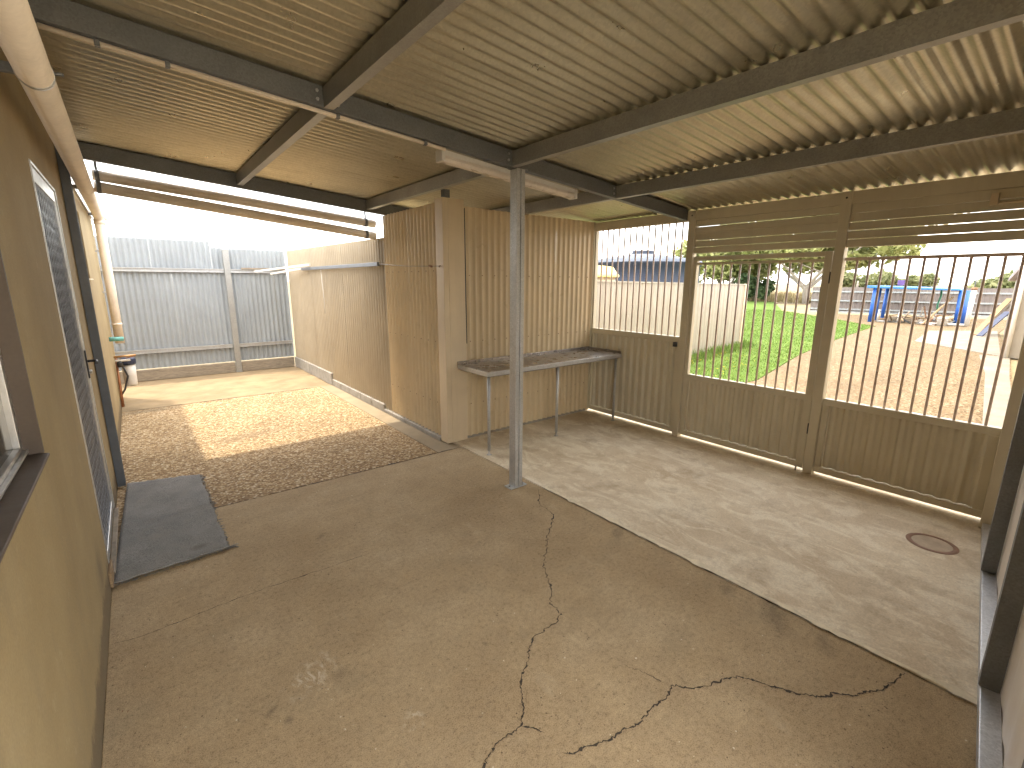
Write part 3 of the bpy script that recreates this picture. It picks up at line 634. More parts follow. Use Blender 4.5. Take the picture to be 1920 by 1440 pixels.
# water filter on the house corner
wf = empty('water_filter', (-.17, 7.60, .3), 'white water filter canister with navy cap low on the house corner', 'filter')
MB().lathe((-.150, 7.62, .285), [(0, 0), (.055, 0), (.064, .02), (.067, .13), (.07, .27), (0, .27)], 28).build('canister', M['pvc_white'], wf)
cap_ = MB().lathe((-.150, 7.62, .556), [(0, 0), (.076, 0), (.078, .02), (.078, .075), (.066, .088), (0, .088)], 28).build('cap', M['navy'], wf)
for k in range(16):
    t = k * math.pi / 8; MB().box(-.150 + .077 * math.cos(t) - .005, -.150 + .077 * math.cos(t) + .005, 7.62 + .077 * math.sin(t) - .005, 7.62 + .077 * math.sin(t) + .005, .572, .625).build('grip_rib', M['navy'], cap_)
MB().tube([(-.275, 7.5, .675), (-.06, 7.5, .685)], .012, 10).build('inlet_pipe', M['brass'], wf)
MB().tube([(-.265, 7.47, .63), (-.12, 7.49, .63)], .014, 10).build('outlet_pipe', M['pvc_white'], wf)
MB().lathe((-.225, 7.48, .55), [(0, 0), (.03, 0), (.032, .05), (.018, .08), (0, .08)], 14).build('valve', M['black'], wf)
MB().bar((-.16, 7.46, .66), (-.08, 7.46, .675), .018, .012).build('tap_lever', M['scrap'], wf)
MB().tube([(-.255, 7.50, .66), (-.262, 7.5, .3), (-.268, 7.42, .06)], .013, 10).build('copper_pipe', M['copper'], wf)
MB().tube([(-.262, 7.72, .56), (-.268, 7.70, .01)], .011, 10).build('copper_pipe', M['copper'], wf)
MB().tube([(-.20, 7.49, .55), (-.17, 7.53, .42), (-.22, 7.52, .26), (-.26, 7.5, .2)], .011, 10).build('hose', M['black'], wf)
lg = MB().tube([(-.284, 7.40, .905), (-.15, 7.43, .90)], .026, 16).build('foam_pipe_stub', M['teal']); tag(lg, 'short teal foam cylinder sticking out of the wall above the filter', 'pipe stub')

# ================================================================== STUD WALL (right)
def sw(x): return .02 + .12 * (x - 2.03)
swl = empty('stud_wall', (2.0, 0, 0), 'cream lined side wall on bare galvanised studs at far right', 'wall')
dW = Vector((1, .12, 0)).normalized(); nW = Vector((-.12, 1, 0)).normalized()     # into the carport
def pw(x, off, z): b = Vector((x, sw(x), z)); return b + nW * off
for nm, xa, xb in (('wall_sheet', 1.38, 2.45), ('wall_sheet', 2.45, 3.51), ('wall_sheet', 3.51, 4.225)):  # wall stops short out of view, an added opening for fill light
    sheet(xa, xb - .001, zr(xa) - .01, zr(xb) - .01, .008, lambda u, w, z: pw(u, -.060 + w, z), pitch=.2, amp=.002, seg=10, shape='trap').build(nm, M['lining'], swl)
MB().hexa([pw(1.36, -.0585, .007), pw(4.228, -.0585, .007), pw(4.228, 0, .007), pw(1.36, 0, .007), pw(1.36, -.0585, .052), pw(4.228, -.0585, .052), pw(4.228, 0, .052), pw(1.36, 0, .052)]).build('bottom_plate', M['galv_light'], swl, bevel=.003)
for x in (1.36, 2.42, 3.48):
    b0 = pw(x, .004, .0545); t0 = pw(x, .004, zr(x) - .012)
    mb = MB(); s_, d_ = -nW, dW
    pr = [(0, 0), (.060, 0), (.060, .05), (.048, .05), (.048, .003), (.012, .003), (.012, .05), (0, .05)]
    vs = [b0 + s_ * p + d_ * q for p, q in pr] + [t0 + s_ * p + d_ * q for p, q in pr]; n = 8
    mb.add(vs, [(i, (i + 1) % n, n + (i + 1) % n, n + i) for i in range(n)])
    mb.build('stud', M['galv_dark'], swl)
    MB().hexa([pw(x - .002, -.05, .0525), pw(x + .06, -.05, .0525), pw(x + .06, .002, .0525), pw(x - .002, .002, .0525), pw(x - .002, -.05, .0545), pw(x + .06, -.05, .0545), pw(x + .06, .002, .0545), pw(x - .002, .002, .0545)]).build('cleat', M['galv_dark'], swl)

# ================================================================== SHED (centre)
sh = empty('corrugated_shed', (2.4, 3.95, 0), 'tall cream corrugated shed with wide corner trim behind the bench', 'shed')
XS, YS = 2.315, 3.925
def faceX(u, w, z): return (XS - w, u, z)
def faceY(u, w, z): return (u, YS - w, z)
us = [4.02, 4.63, 5.235]
for a, b in zip(us[:-1], us[1:]): sheet(a, b - .001, 2.318, 2.318, .05, faceX, amp=.0145, seg=12, shape='rib').build('wall_sheet', M['cream'], sh)
us = [2.545, 3.14, 3.75, 4.345]
for i, (a, b) in enumerate(zip(us[:-1], us[1:])): sheet(a, b - .001, 2.292, 2.288, .035, faceY, amp=.0105, seg=12, shape='rib').build('wall_sheet', M['cream'], sh)
MB().box(2.290, 2.345, 3.898, 4.035, .012, 2.345).box(2.345, 2.525, 3.898, 3.912, .012, 2.345).build('corner_trim', M['cream_trim'], sh, bevel=.004)
MB().box(2.33, 2.39, 3.925, 3.98, 2.345, 2.42).build('post_stub', M['galv_dark'], sh)
MB().add([(2.5255, 3.916, 2.26), (2.545, 3.916, 2.28), (2.549, 3.916, 1.0), (2.5395, 3.916, 1.0)], [(0, 1, 2, 3)]).build('gap_shade', M['dark'], sh)  # flat dark strip painting the shade of a gap beside the trim
MB().box(4.335, 4.352, 3.905, 3.93, .02, 2.29).build('end_trim', M['gate'], sh, bevel=.002)
MB().box(2.33, 4.35, 5.225, 5.235, .0, 1.75).box(4.355, 4.365, 3.94, 5.222, .0, 1.85).build('unseen_back_wall', M['cream'], sh)  # unseen, added against light leaks and kept low so light passes over
MB().box(2.325, 4.33, 3.935, 3.965, .0, .033).build('base_course', M['block'], sh)
sm = MB().lathe((0, 0, 0), [(0, .004), (.004, .004), (.0055, 0), (.0, 0)], 6)
scr = []
def screws(face, us_, zs, first=[None], wv=.0105):
    for z in zs:
        for u in us_:
            p = face(u, wv, z)
            if first[0] is None:
                first[0] = MB().tube([Vector(face(u, wv - .001, z)), Vector(face(u, wv + .004, z))], .0055, 6).build('screw', M['rust'], sh); first.append(Vector(p))
            else: clone(first[0], 'screw', sh, Vector(p) - first[1])
k0 = math.ceil(2.56 / .152); screws(faceY, [.152 * k for k in range(k0, int(4.33 / .152) + 1)], (1.66, 1.02, .38))
f2 = [None]; k0 = math.ceil(4.05 / .152); screws(faceX, [.152 * k for k in range(k0, int(5.2 / .152) + 1)], (1.70, 1.02, .40), f2, .0145)

# low cream boundary wall beyond the shed, on concrete blocks
lw = empty('corrugated_boundary_wall', (2.32, 7.4, 0), 'long cream corrugated boundary wall on concrete blocks left of the shed', 'wall')
ys_ = [5.2355 + .7195 * k for k in range(7)]
hgt = lambda y: .045 if y < 5.43 else (.10 if y < 7.39 else .19)
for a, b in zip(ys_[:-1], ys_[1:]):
    sheet(a, b - .001, 2.085 + .012 * (a - 5.2), 2.085 + .012 * (b - 5.2), hgt(a) - .004, faceX, amp=.0145, seg=12, shape='rib').build('wall_sheet', M['cream_dimmed'], lw)
    MB().box(XS - .0165, XS - .0155, b - .004, b + .003, .2, 2.085 + .012 * (b - 5.2)).build('sheet_lap', M['cream_dimmed'], lw)
MB().box(XS - .02, XS + .03, 5.245, 9.54, 2.14, 2.16) 
y = 4.04
while y < 9.5:
    h = hgt(y + .05); L = min(.39, 9.53 - y)
    for lim in (5.43, 7.39):
        if y < lim < y + L: L = lim - y
    MB().box(XS - .035 + random.uniform(-.004, .004), XS + .12, y + .004, y + L - .004, .001, h).build('concrete_block', M['block'], lw if y > 5.2 else sh, bevel=.006)
    y += L
# folded clothesline on that wall
cl = empty('folding_clothesline', (2.25, 6.8, 1.8), 'grey folded clothesline bar on the cream boundary wall', 'clothesline')
MB().box(2.240, 2.270, 5.30, 8.42, 1.770, 1.815).build('front_bar', M['galv_dark'], cl, bevel=.004)
MB().box(2.27, 2.30, 5.6, 5.64, 1.77, 1.82).box(2.27, 2.30, 8.2, 8.24, 1.77, 1.82).build('bracket', M['galv_dark'], cl)
MB().bar((2.235, 7.9, 1.85), (1.75, 9.45, 1.76), .035, .03).build('arm', M['pvc_white'], cl)
MB().bar((2.24, 8.42, 1.80), (2.0, 9.45, 1.72), .03, .03).build('arm', M['pvc_white'], cl)
MB().tube([(2.265, 5.30, 1.795), (2.27, 4.6, 1.755), (2.29, 3.96, 1.742)], .0022, 5).build('line', M['galv_dark'], cl)
MB().tube([(2.285, 4.16, 1.748), (2.285, 4.11, 1.742)], .011, 6).build('knot', M['rust'], cl)
MB().tube([(2.296, 3.945, 1.742), (2.275, 3.945, 1.745), (2.27, 3.945, 1.73)], .004, 6).build('hook', M['rust'], cl)
MB().tube([(2.262, 7.45, 1.77), (2.268, 7.43, 1.4), (2.262, 7.40, 1.12)], .004, 6).build('hanging_cord', M['white'], cl)

# zinc fence at the far end
fe = empty('zinc_fence', (1.0, 9.56, 0), 'weathered zinc corrugated fence with rails and a steel post at far left', 'fence')
def faceF(u, w, z): return (u, 9.60 - w, z)
xs_ = [-2.5 + .762 * k for k in range(8)]
for i, (a, b) in enumerate(zip(xs_[:-1], xs_[1:])):
    b = min(b, 2.30); sheet(a, b - .001, 1.80, 1.80, .19, faceF, amp=.0125).build('fence_sheet', M['zinc_fence'], fe)
for a, b, t in ((-2.5, -.97, 2.245), (-.97, .30, 2.248), (.30, 1.13, 2.246), (1.13, 1.31, 2.15), (1.31, 2.30, 2.142)):
    sheet(a, b - .001, t, t, 1.70, lambda u, w, z: (u, 9.64 - w, z), amp=.0125).build('upper_sheet', M['zinc_fence'], fe)
for z in (1.735, .445):
    for xa, xb in ((-2.5, 1.285), (1.385, 2.28)):
        MB().cee((xa, 9.572, z), (xb, 9.572, z), (0, -1, 0), .06, .03, .01).build('rail', M['galv_light'], fe)
MB().box(1.29, 1.38, 9.50, 9.57, .0, 2.11).build('post', M['galv'], fe, bevel=.004); MB().box(1.285, 1.385, 9.495, 9.575, 2.11, 2.122).build('post_cap', M['galv_light'], fe)
for xa, xb in ((-2.5, 1.285), (1.385, 2.27)): MB().box(xa, xb, 9.52, 9.57, .0, .185).build('sleeper', M['sleeper'], fe, bevel=.008)
MB().box(1.55, 2.25, 9.50, 9.56, 1.797, 1.822).build('loose_batten', M['sleeper'], fe)

# ================================================================== BENCH
be = empty('workbench', (3.35, 3.65, 0), 'long stainless steel workbench against the corrugated shed', 'bench')
bt = MB().box(2.415, 4.295, 3.385, 3.880, .770, .805).build('top', M['steel'], be, bevel=.0015)
MB().box(2.415, 4.295, 3.882, 3.895, .772, .835).build('splash_lip', M['steel'], be, bevel=.003)
MB().box(4.297, 4.308, 3.40, 3.895, .772, .832).build('splash_lip', M['steel'], be, bevel=.003)
MB().box(2.4125, 4.296, 3.3815, 3.3845, .762, .8035).build('front_edge', M['galv_light'], be, bevel=.001)
MB().box(2.4115, 2.4145, 3.385, 3.880, .762, .8035).build('end_edge', M['galv_light'], be, bevel=.001)
MB().box(2.43, 4.28, 3.40, 3.86, .752, .769).build('under_frame', M['galv_dark'], be)
lf = MB().tube([(2.445, 3.41, .05), (2.445, 3.41, .755)], .0145, 14).build('leg', M['galv_light'], be)
ft = MB().lathe((2.445, 3.41, .004), [(0, 0), (.024, 0), (.024, .006), (.01, .012), (.009, .05), (0, .05)], 14).build('foot', M['alu'], be)
for x, y in ((3.335, 3.43), (4.26, 3.43)):
    clone(lf, 'leg', be, (x - 2.445, y - 3.41, 0)); clone(ft, 'foot', be, (x - 2.445, y - 3.41, 0))

# ================================================================== GATE WALL (x = 4.37)
XG0, XG1 = 4.345, 4.41
TOP = 2.281
hb = MB().box(XG0 + .004, XG1, .165, 3.93, 2.187, TOP).build('head_beam', M['gate'], bevel=.004); tag(hb, 'taupe steel head beam above the gates under the roof edge', 'beam')
def gpost(ya, yb, label, zt=TOP - .0, x0=XG0, x1=XG1 + .005):
    o = MB().box(x0, x1, ya, yb, .005, zt).build('gate_post', M['gate'], bevel=.004); tag(o, label, 'post'); 
    MB().tube([(x0 - .0005, (ya + yb) / 2, zt - .045), (x0 + .003, (ya + yb) / 2, zt - .045)], .008, 10).build('bolt_hole', M['black'], o); return o
gpost(2.625, 2.695, 'taupe square post between the fixed bar panel and the first gate', x0=XG0 - .008)
gpost(1.345, 1.415, 'taupe square post between the two barred gates', x0=XG0 - .008)
gpost(.165, .297, 'wide taupe post at the right end of the gates', x0=4.235)
rp = MB().box(4.255, 4.325, .30, .325, .058, 2.27)
def ribs(y0, y1, z0, z1, parent, name='infill_sheet'):
    return sheet(y0, y1, z1, z1, z0, lambda u, w, z: (4.382 - w, u, z), pitch=.09, amp=.012, seg=16, shape='trap').build(name, M['gate_sheet'], parent)
def barset(ys, z0, z1, parent, r=.0084):
    b0 = MB().tube([(4.378, ys[0], z0), (4.378, ys[0], z1)], r, 10).build('bar', M['bar'], parent)
    for y in ys[1:]: clone(b0, 'bar', parent, (0, y - ys[0], 0))
# fixed panel next to the shed
fx = empty('fixed_bar_panel', (4.38, 3.3, 0), 'fixed panel of thin vertical bars over ribbed sheet beside the shed', 'barred panel')
MB().box(XG0 + .01, XG1, 2.70, 3.925, .995, 1.055).box(XG0 + .01, XG1, 2.70, 3.925, .035, .085).box(XG0 + .01, XG1, 2.70, 2.74, .085, .995).box(XG0 + .01, XG1, 3.885, 3.925, .085, .995).box(XG0 + .012, XG1 - .002, 3.89, 3.925, 1.055, 2.185).build('frame', M['gate'], fx, bevel=.003)
ribs(2.741, 3.884, .086, .994, fx); barset([2.775 + .0795 * k for k in range(14)], 1.055, 2.187, fx)
MB().lathe((4.335, 2.735, .955), [(0, 0), (.022, 0), (.022, .045), (0, .045)], 12).build('knob', M['black'], fx)
# first gate
def gate(label, ya, yb, zmid, topz, nbar, heavy):
    gt = empty('barred_gate', (4.38, (ya + yb) / 2, 0), label, 'gate', None)
    mb = MB().box(XG0 + .012, XG1 - .002, ya, yb, zmid - .055, zmid).box(XG0 + .012, XG1 - .002, ya, yb, .035, .085)
    mb.box(XG0 + .012, XG1 - .002, ya, ya + .055, .085, zmid - .055).box(XG0 + .012, XG1 - .002, yb - .045, yb, .085, zmid - .055)
    if heavy: mb.box(XG0 + .012, XG1 - .002, ya, ya + .055, zmid, topz + .075).box(XG0 + .012, XG1 - .002, yb - .035, yb, zmid, topz + .075).box(XG0 + .012, XG1 - .002, ya + .055, yb - .035, topz + .035, topz + .075)
    mb.build('frame', M['gate'], gt, bevel=.003)
    a_, b_ = (ya + .055, yb - .035) if heavy else (ya, yb)
    MB().box(4.362, 4.394, a_, b_, topz - .004, topz + .018).build('top_rail', M['gate'] if heavy else M['bar'], gt, bevel=.002)
    ribs(ya + .056, yb - .046, .086, zmid - .056, gt)
    st = (b_ - a_) / (nbar + 1); barset([a_ + st * (k + 1) for k in range(nbar)], zmid, topz - .004, gt)
    return gt
g1 = gate('barred gate with heavy top rail nearer the shed', 1.426, 2.617, .685, 1.775, 12, True)
for z in (1.60, .35): MB().tube([(4.352, 1.421, z), (4.352, 1.421, z + .09)], .0075, 8).build('hinge', M['black'], g1)
MB().tube([(4.338, 1.47, .05), (4.338, 1.47, .004)], .007, 8).build('drop_bolt', M['galv'], g1)
g2 = gate('wider barred gate with open sky strip above at right', .305, 1.340, .672, 1.778, 12, False)
for z in (.62, .42, .25, .12): MB().box(4.36, 4.40, .296, .3045, z, z + .03).build('hinge', M['gate'], g2)
# boards above the gates
sl = empty('slat_screen', (4.38, 2.0, 1.9), 'horizontal taupe boards with thin light gaps above the left gate', 'slat screen')
for z0, z1, dx in ((2.131, 2.1855, 0), (2.0665, 2.126, .003), (2.002, 2.0655, 0), (1.941, 1.9975, .002), (1.880, 1.9365, 0)):
    MB().box(4.36 + dx, 4.392 + dx, 1.416, 2.624, z0, z1).build('slat', M['gate'], sl, bevel=.003)
s2 = empty('slat_screen', (4.38, .8, 1.9), 'horizontal taupe boards above the right gate with open strip below', 'slat screen')
for z0, z1, dx in ((2.124, 2.186, 0), (2.060, 2.1215, .003), (1.9975, 2.0555, 0), (1.935, 1.993, .002), (1.872, 1.930, -.004)):
    MB().box(4.36 + dx, 4.392 + dx, .296, 1.344, z0, z1).build('slat', M['gate'], s2, bevel=.003)
cb = MB().box(4.325, 4.358, .548, .585, 2.09, 2.16).build('cable_block', M['cream_trim'], bevel=.003); tag(cb, 'small cream block with a thin conduit on the boards above the right gate', 'cable block')
MB().tube([(4.343, .55, 2.10), (4.343, .30, 2.098)], .008, 8).build('conduit', M['cream_trim'], cb)

# ================================================================== LIGHT AND CONDUIT
bl = empty('batten_light', (2.24, 2.83, 2.3), 'pinkish white fluorescent batten light hanging behind the post', 'light')
def slope(x0, x1, ya, yb, d0, d1):
    z = lambda x: zb(x)
    return [(x0, ya, z(x0) + d0), (x1, ya, z(x1) + d0), (x1, yb, z(x1) + d0), (x0, yb, z(x0) + d0), (x0, ya, z(x0) + d1), (x1, ya, z(x1) + d1), (x1, yb, z(x1) + d1), (x0, yb, z(x0) + d1)]
MB().hexa(slope(1.64, 2.84, 2.768, 2.832, -.034, -.001)).build('body', M['pvc_white'], bl, bevel=.004)
df = MB(); prof = [(-.038, -.0345), (-.040, -.054), (-.026, -.070), (.026, -.070), (.040, -.054), (.038, -.0345)]
vs = [(x, 2.80 + p, zb(x) + q) for x in (1.655, 2.825) for p, q in prof]; n = 6
df.add(vs, [(i, (i + 1) % n, n + (i + 1) % n, n + i) for i in range(n)] + [tuple(range(n))[::-1], tuple(range(n, 2 * n))]); df.build('diffuser', M['diffuser'], bl, bevel=.003)
for x in (1.630, 2.8265): MB().hexa(slope(x, x + .0235, 2.758, 2.842, -.072, -.002)).build('end_cap', M['pvc_white'], bl, bevel=.004)
cd = MB().tube([(-.15, 2.735, zb(-.15) - .012), (1.64, 2.735, zb(1.64) - .012)], .0105, 10).build('conduit', M['pvc']); tag(cd, 'thin plastic conduit running along the beam to the batten light', 'conduit')
for x in (.02, .25, .98, 1.5): MB().box(x - .009, x + .009, 2.720, 2.7475, zb(x) - .024, zb(x) - .001).build('saddle', M['galv_dark'], cd)

# inspection cover in the pale slab
ic = MB().lathe((3.735, .445, .0065), [(.100, 0), (.100, .0025), (.122, .0025), (.128, .0005)], 48).build('inspection_cover', M['rust']); tag(ic, 'round inspection cover with rusty rim set in the pale slab', 'manhole cover')
MB().lathe((3.735, .445, .0072), [(0, .0), (.1005, .0)], 48).build('lid', M['cover'], ic)

# ================================================================== OUTSIDE THE GATES
path = MB().prism([(4.44, -.6), (7.8, .45), (15.3, 1.2), (23, 2.2), (31.5, 2.6), (29.5, 9.2), (25.6, 8.0), (22.4, 5.5), (19, 5.15), (15.3, 4.73), (11.8, 4.24), (8.1, 3.5), (6.6, 3.6), (5.6, 4.6), (4.44, 4.9)], -.1, -.004).build('pebble_path', M['path']); tag(path, 'tan pebble path outside the gates', kind='structure')
pad = MB().prism([(15.3, 1.36), (17.3, 3.3), (21.7, 3.8), (23.5, 2.3)], -.1, .004).build('concrete_pad', M['pad']); tag(pad, 'pale concrete pad beside the outbuilding', kind='structure')
stp = MB().prism([(4.45, -.2), (7.8, .45), (12, .9), (15.2, 1.2), (15.2, 1.7), (12.1, 1.22), (7.8, .72), (4.45, .35)], -.1, .006).build('concrete_strip', M['pad']); tag(stp, 'pale concrete strip along the outbuilding wall', kind='structure')
LP = [(5.0, 5.3), (4.9, 4.75), (5.7, 4.5), (6.6, 3.65), (8.1, 3.52), (11.8, 4.26), (15.3, 4.75), (19, 5.17), (22.3, 5.52), (22.6, 5.9), (25.6, 8.1), (30, 12), (52, 22), (60, 60), (20, 60), (12.7, 6.3)]
lawn = MB().prism(LP, -.1, -.002).build('lawn', M['lawn']); tag(lawn, 'green lawn beyond the gates', kind='structure')
def inpoly(x, y, P):
    c = False; j = len(P) - 1
    for i in range(len(P)):
        if (P[i][1] > y) != (P[j][1] > y) and x < (P[j][0] - P[i][0]) * (y - P[i][1]) / (P[j][1] - P[i][1]) + P[i][0]: c = not c
        j = i
    return c
rg = random.Random(21); gv, gf = [], []
while len(gf) < 46000:
    x = 5 + 25 * rg.random() ** 1.9; y = rg.uniform(3.4, 14)
    if not inpoly(x, y, LP): continue
    k = 1 + (x - 5) * .06; h = rg.uniform(.015, .045) * k ** .5; w = rg.uniform(.004, .009) * k; a = rg.uniform(0, 6.28); tx, ty = rg.gauss(0, .03), rg.gauss(0, .03); o = len(gv)
    gv += [(x - w * math.cos(a), y - w * math.sin(a), -.004), (x + w * math.cos(a), y + w * math.sin(a), -.004), (x + tx, y + ty, h)]; gf.append((o, o + 1, o + 2))
for _ in range(1800):                                    # ranker growth along the foot of the cream screen wall
    x = rg.uniform(5.2, 12.6); y = 5.0 + (x - 5) * .132 - abs(rg.gauss(0, .16)) - .12; h = rg.uniform(.08, .22); w = .012; a = rg.uniform(0, 6.28); o = len(gv)
    gv += [(x - w * math.cos(a), y - w * math.sin(a), -.004), (x + w * math.cos(a), y + w * math.sin(a), -.004), (x + rg.gauss(0, .05), y + rg.gauss(0, .05), h)]; gf.append((o, o + 1, o + 2))
tag(MB().add(gv, gf).build('grass', M['grass'], recalc=False), 'short green grass with ranker tufts by the cream screen', 'grass', kind='stuff')
fv = MB()
for _ in range(60):
    x = rg.uniform(7.6, 10.2); y = 5.0 + (x - 5) * .132 - rg.uniform(.3, 1.5); h = rg.uniform(.05, .11)
    for q in range(3): t = rg.uniform(0, 6.28); fv.add([(x, y, h), (x + .02 * math.cos(t), y + .02 * math.sin(t), h + .008), (x + .02 * math.cos(t + .9), y + .02 * math.sin(t + .9), h + .008)], [(0, 1, 2)])
tag(fv.build('lawn_flowers', M['flower'], recalc=False), 'tiny yellow flowers in the grass', 'flowers', kind='stuff')

# cream screen wall beside the lawn
cs = empty('cream_screen_wall', (8.8, 5.5, 0), 'plain cream sheet wall standing beside the lawn outside', 'wall')
dA, dB = Vector((5.0, 5.02, 0)), Vector((12.55, 6.02, 0)); du = (dB - dA).normalized(); dn = Vector((du.y, -du.x, 0)); LL = (dB - dA).length
nP = 6
for i in range(nP):
    a, b = LL * i / nP, LL * (i + 1) / nP
    sheet(a, b - .004, 1.615 - .008 * a, 1.615 - .008 * b, .02, lambda u, w, z: dA + du * u + dn * w + Vector((0, 0, z)), pitch=.21, amp=.004, seg=12, shape='trap').build('wall_panel', M['cream_pale'], cs)
MB().bar(dA + Vector((0, 0, 1.622)), dB + Vector((0, 0, 1.562)), .05, .025).build('capping', M['cream_pale'], cs)
p = dB + du * .02; MB().box(p.x - .03, p.x + .03, p.y - .03, p.y + .03, 0, 1.58).build('end_post', M['cream_trim'], cs)
MB().box(9.0, 9.06, 5.49, 5.505, 1.25, 1.52).build('faded_tag', M['straw'], cs)

# tank and the yellow lidded cabinet behind it
tk = empty('water_tank', (15.6, 11.2, 0), 'big slate blue water tank with low conical roof behind the cream screen', 'tank')
tcx, tcy = 15.3, 11.3
MB().lathe((tcx, tcy, 0), [(2.05, 0), (2.05, .8), (2.07, .83), (2.07, .87), (2.05, .9), (2.05, 1.55), (2.07, 1.58), (2.07, 1.63), (2.05, 1.66), (2.05, 2.15), (2.12, 2.2), (2.14, 2.3)], 48).build('wall', M['tank'], tk)
tr_ = MB().lathe((tcx, tcy, 2.3), [(2.14, 0), (2.08, .08), (1.2, .24), (.5, .34), (.0, .36)], 48).build('roof', M['tank_top'], tk)
MB().lathe((tcx, tcy, 2.62), [(.42, 0), (.42, .12), (.36, .16), (0, .16)], 20).build('lid', M['tank'], tr_)
for k in range(24):
    t = k * math.pi / 12; MB().box(tcx + 2.06 * math.cos(t) - .025, tcx + 2.06 * math.cos(t) + .025, tcy + 2.06 * math.sin(t) - .025, tcy + 2.06 * math.sin(t) + .025, .92, 1.54).build('rib', M['tank'], tk)
yc = empty('yellow_lidded_tank', (8.3, 8.3, 0), 'small cream tank with yellow domed lid between shed and blue tank', 'tank')
MB().lathe((8.85, 7.85, 0), [(.0, 0), (.42, 0), (.45, .1), (.45, 1.72), (.0, 1.72)], 28).build('body', M['cream_trim'], yc)
MB().lathe((8.85, 7.85, 1.72), [(.55, 0), (.56, .05), (.50, .10), (.40, .24), (.15, .27), (0, .27)], 10).build('lid', M['yellow'], yc)

# far fence
ff = empty('far_fence', (29.8, 6, 0), 'brown grey sheet fence with pale rails at the end of the yard', 'fence')
P0, P1 = Vector((28.4, 10.0, 0)), Vector((31.3, 1.9, 0)); fd = (P1 - P0).normalized(); fnv = Vector((fd.y, -fd.x, 0)); fl_ = (P1 - P0).length
if fnv.x > 0: fnv = -fnv
for i in range(11):
    a, b = fl_ * i / 11, fl_ * (i + 1) / 11
    sheet(a, b - .003, 1.42, 1.42, .12, lambda u, w, z: P0 + fd * u + fnv * w + Vector((0, 0, z)), pitch=.19, amp=.012, seg=8, shape='trap').build('fence_sheet', M['fence_far'], ff)
for z in (1.19, .73, .30, .16):
    MB().bar(P0 + fnv * .05 + Vector((0, 0, z)), P1 + fnv * .05 + Vector((0, 0, z)), .05, .07).build('rail', M['rail'], ff)

# blue frame
bf = empty('blue_shelter', (26, 5.2, 0), 'low bright blue flat topped shelter on thin posts in the yard', 'shelter')
for q in ((24.77, 6.35), (26.0, 6.5), (28.2, 6.75)):
    MB().tube([(q[0], q[1], -.01), (q[0] - .02, q[1] - .03, 1.42)], .075, 10).build('post', M['blue'], bf)
MB().hexa([(24.5, 6.62, 1.42), (25.3, 3.72, 1.34), (28.2, 3.95, 1.36), (28.6, 7.0, 1.42), (24.5, 6.62, 1.52), (25.3, 3.72, 1.41), (28.2, 3.95, 1.43), (28.6, 7.0, 1.52)]).build('roof', M['blue_top'], bf, bevel=.02)
tb = MB().tube([(25.5, 3.62, -.01), (25.5, 3.62, 1.36)], .17, 20).build('blue_column', M['blue']); tag(tb, 'thick blue pipe column standing beside the scrap heap', 'column')
wp = MB().tube([(25.0, 3.32, .02), (25.02, 3.30, 1.38)], .075, 10).build('white_pole', M['white']); tag(wp, 'white pipe with foot lying along the ground beside the blue column', 'pipe')
MB().tube([(25.0, 3.32, .05), (24.8, 4.7, .05)], .05, 8).build('foot_pipe', M['white'], wp); MB().tube([(25.02, 3.30, 1.38), (25.02, 3.30, 1.48)], .09, 10).build('cap', M['scrap'], wp)
MB().tube([(25.02, 3.30, 1.48), (25.02, 3.32, 2.0)], .02, 6).build('rod', M['galv_dark'], wp)
wfm = empty('white_pipe_frame', (25.3, 5.9, 0), 'small white pipe frame lying beneath the blue shelter', 'frame')
MB().tube([(25.0, 6.15, .02), (25.0, 6.12, .52)], .03, 8).build('upright', M['white'], wfm); MB().tube([(25.0, 5.45, .02), (25.0, 5.42, .45)], .03, 8).build('upright', M['white'], wfm)
MB().tube([(25.0, 6.15, .03), (25.0, 5.45, .03)], .03, 8).build('base_rail', M['white'], wfm); MB().tube([(26.2, 6.1, .03), (26.2, 6.05, .5)], .03, 8).build('upright', M['white'], wfm)
pb_ = empty('purple_board', (31, 6.2, 0), 'small purple board on a pole showing above the far fence', 'board')
MB().box(33.0, 33.04, 7.08, 7.48, 1.52, 1.80).build('panel', M['purple'], pb_, bevel=.01); MB().box(33.045, 33.1, 7.25, 7.31, 0, 1.75).build('pole', M['galv_dark'], pb_)
# heap of scrap
hp = empty('scrap_heap', (25.2, 4.5, 0), 'heap of rusty scrap and cut timber in front of the far fence', 'scrap heap')
rs = random.Random(5)
for k in range(46):
    c = Vector((rs.gauss(25.3, .35), rs.gauss(4.75, .42), abs(rs.gauss(.14, .11)) + .03)); d = Vector((rs.gauss(0, 1), rs.gauss(0, 1), rs.gauss(0, .45))).normalized() * rs.uniform(.12, .45)
    z_ = lambda v: (v.x, v.y, max(.02, v.z))
    MB().bar(z_(c - d), z_(c + d), rs.uniform(.02, .07), rs.uniform(.02, .06)).build('piece', [M['scrap'], M['wood'], M['sleeper'], M['galv_dark'], M['black']][rs.choice((0, 0, 0, 1, 2, 3, 4))], hp)
for q in range(3): MB().box(24.75 + q * .1, 24.95 + q * .1, 4.2 + .22 * q, 4.38 + .22 * q, .0, .1 + .04 * q).build('block', M['white'] if q == 0 else M['block'], hp)
bk = MB().lathe((24.7, 3.98, 0), [(.0, 0), (.15, 0), (.18, .3), (.19, .31), (.17, .31), (.14, .03), (0, .03)], 18).build('bucket', M['white']); tag(bk, 'white bucket at the foot of the blue column', 'bucket')
ps = MB().bar((24.6, 4.55, .02), (25.6, 3.95, 1.1), .06, .05).build('leaning_batten', M['wood']); tag(ps, 'yellow timber batten leaning over the scrap heap', 'batten')
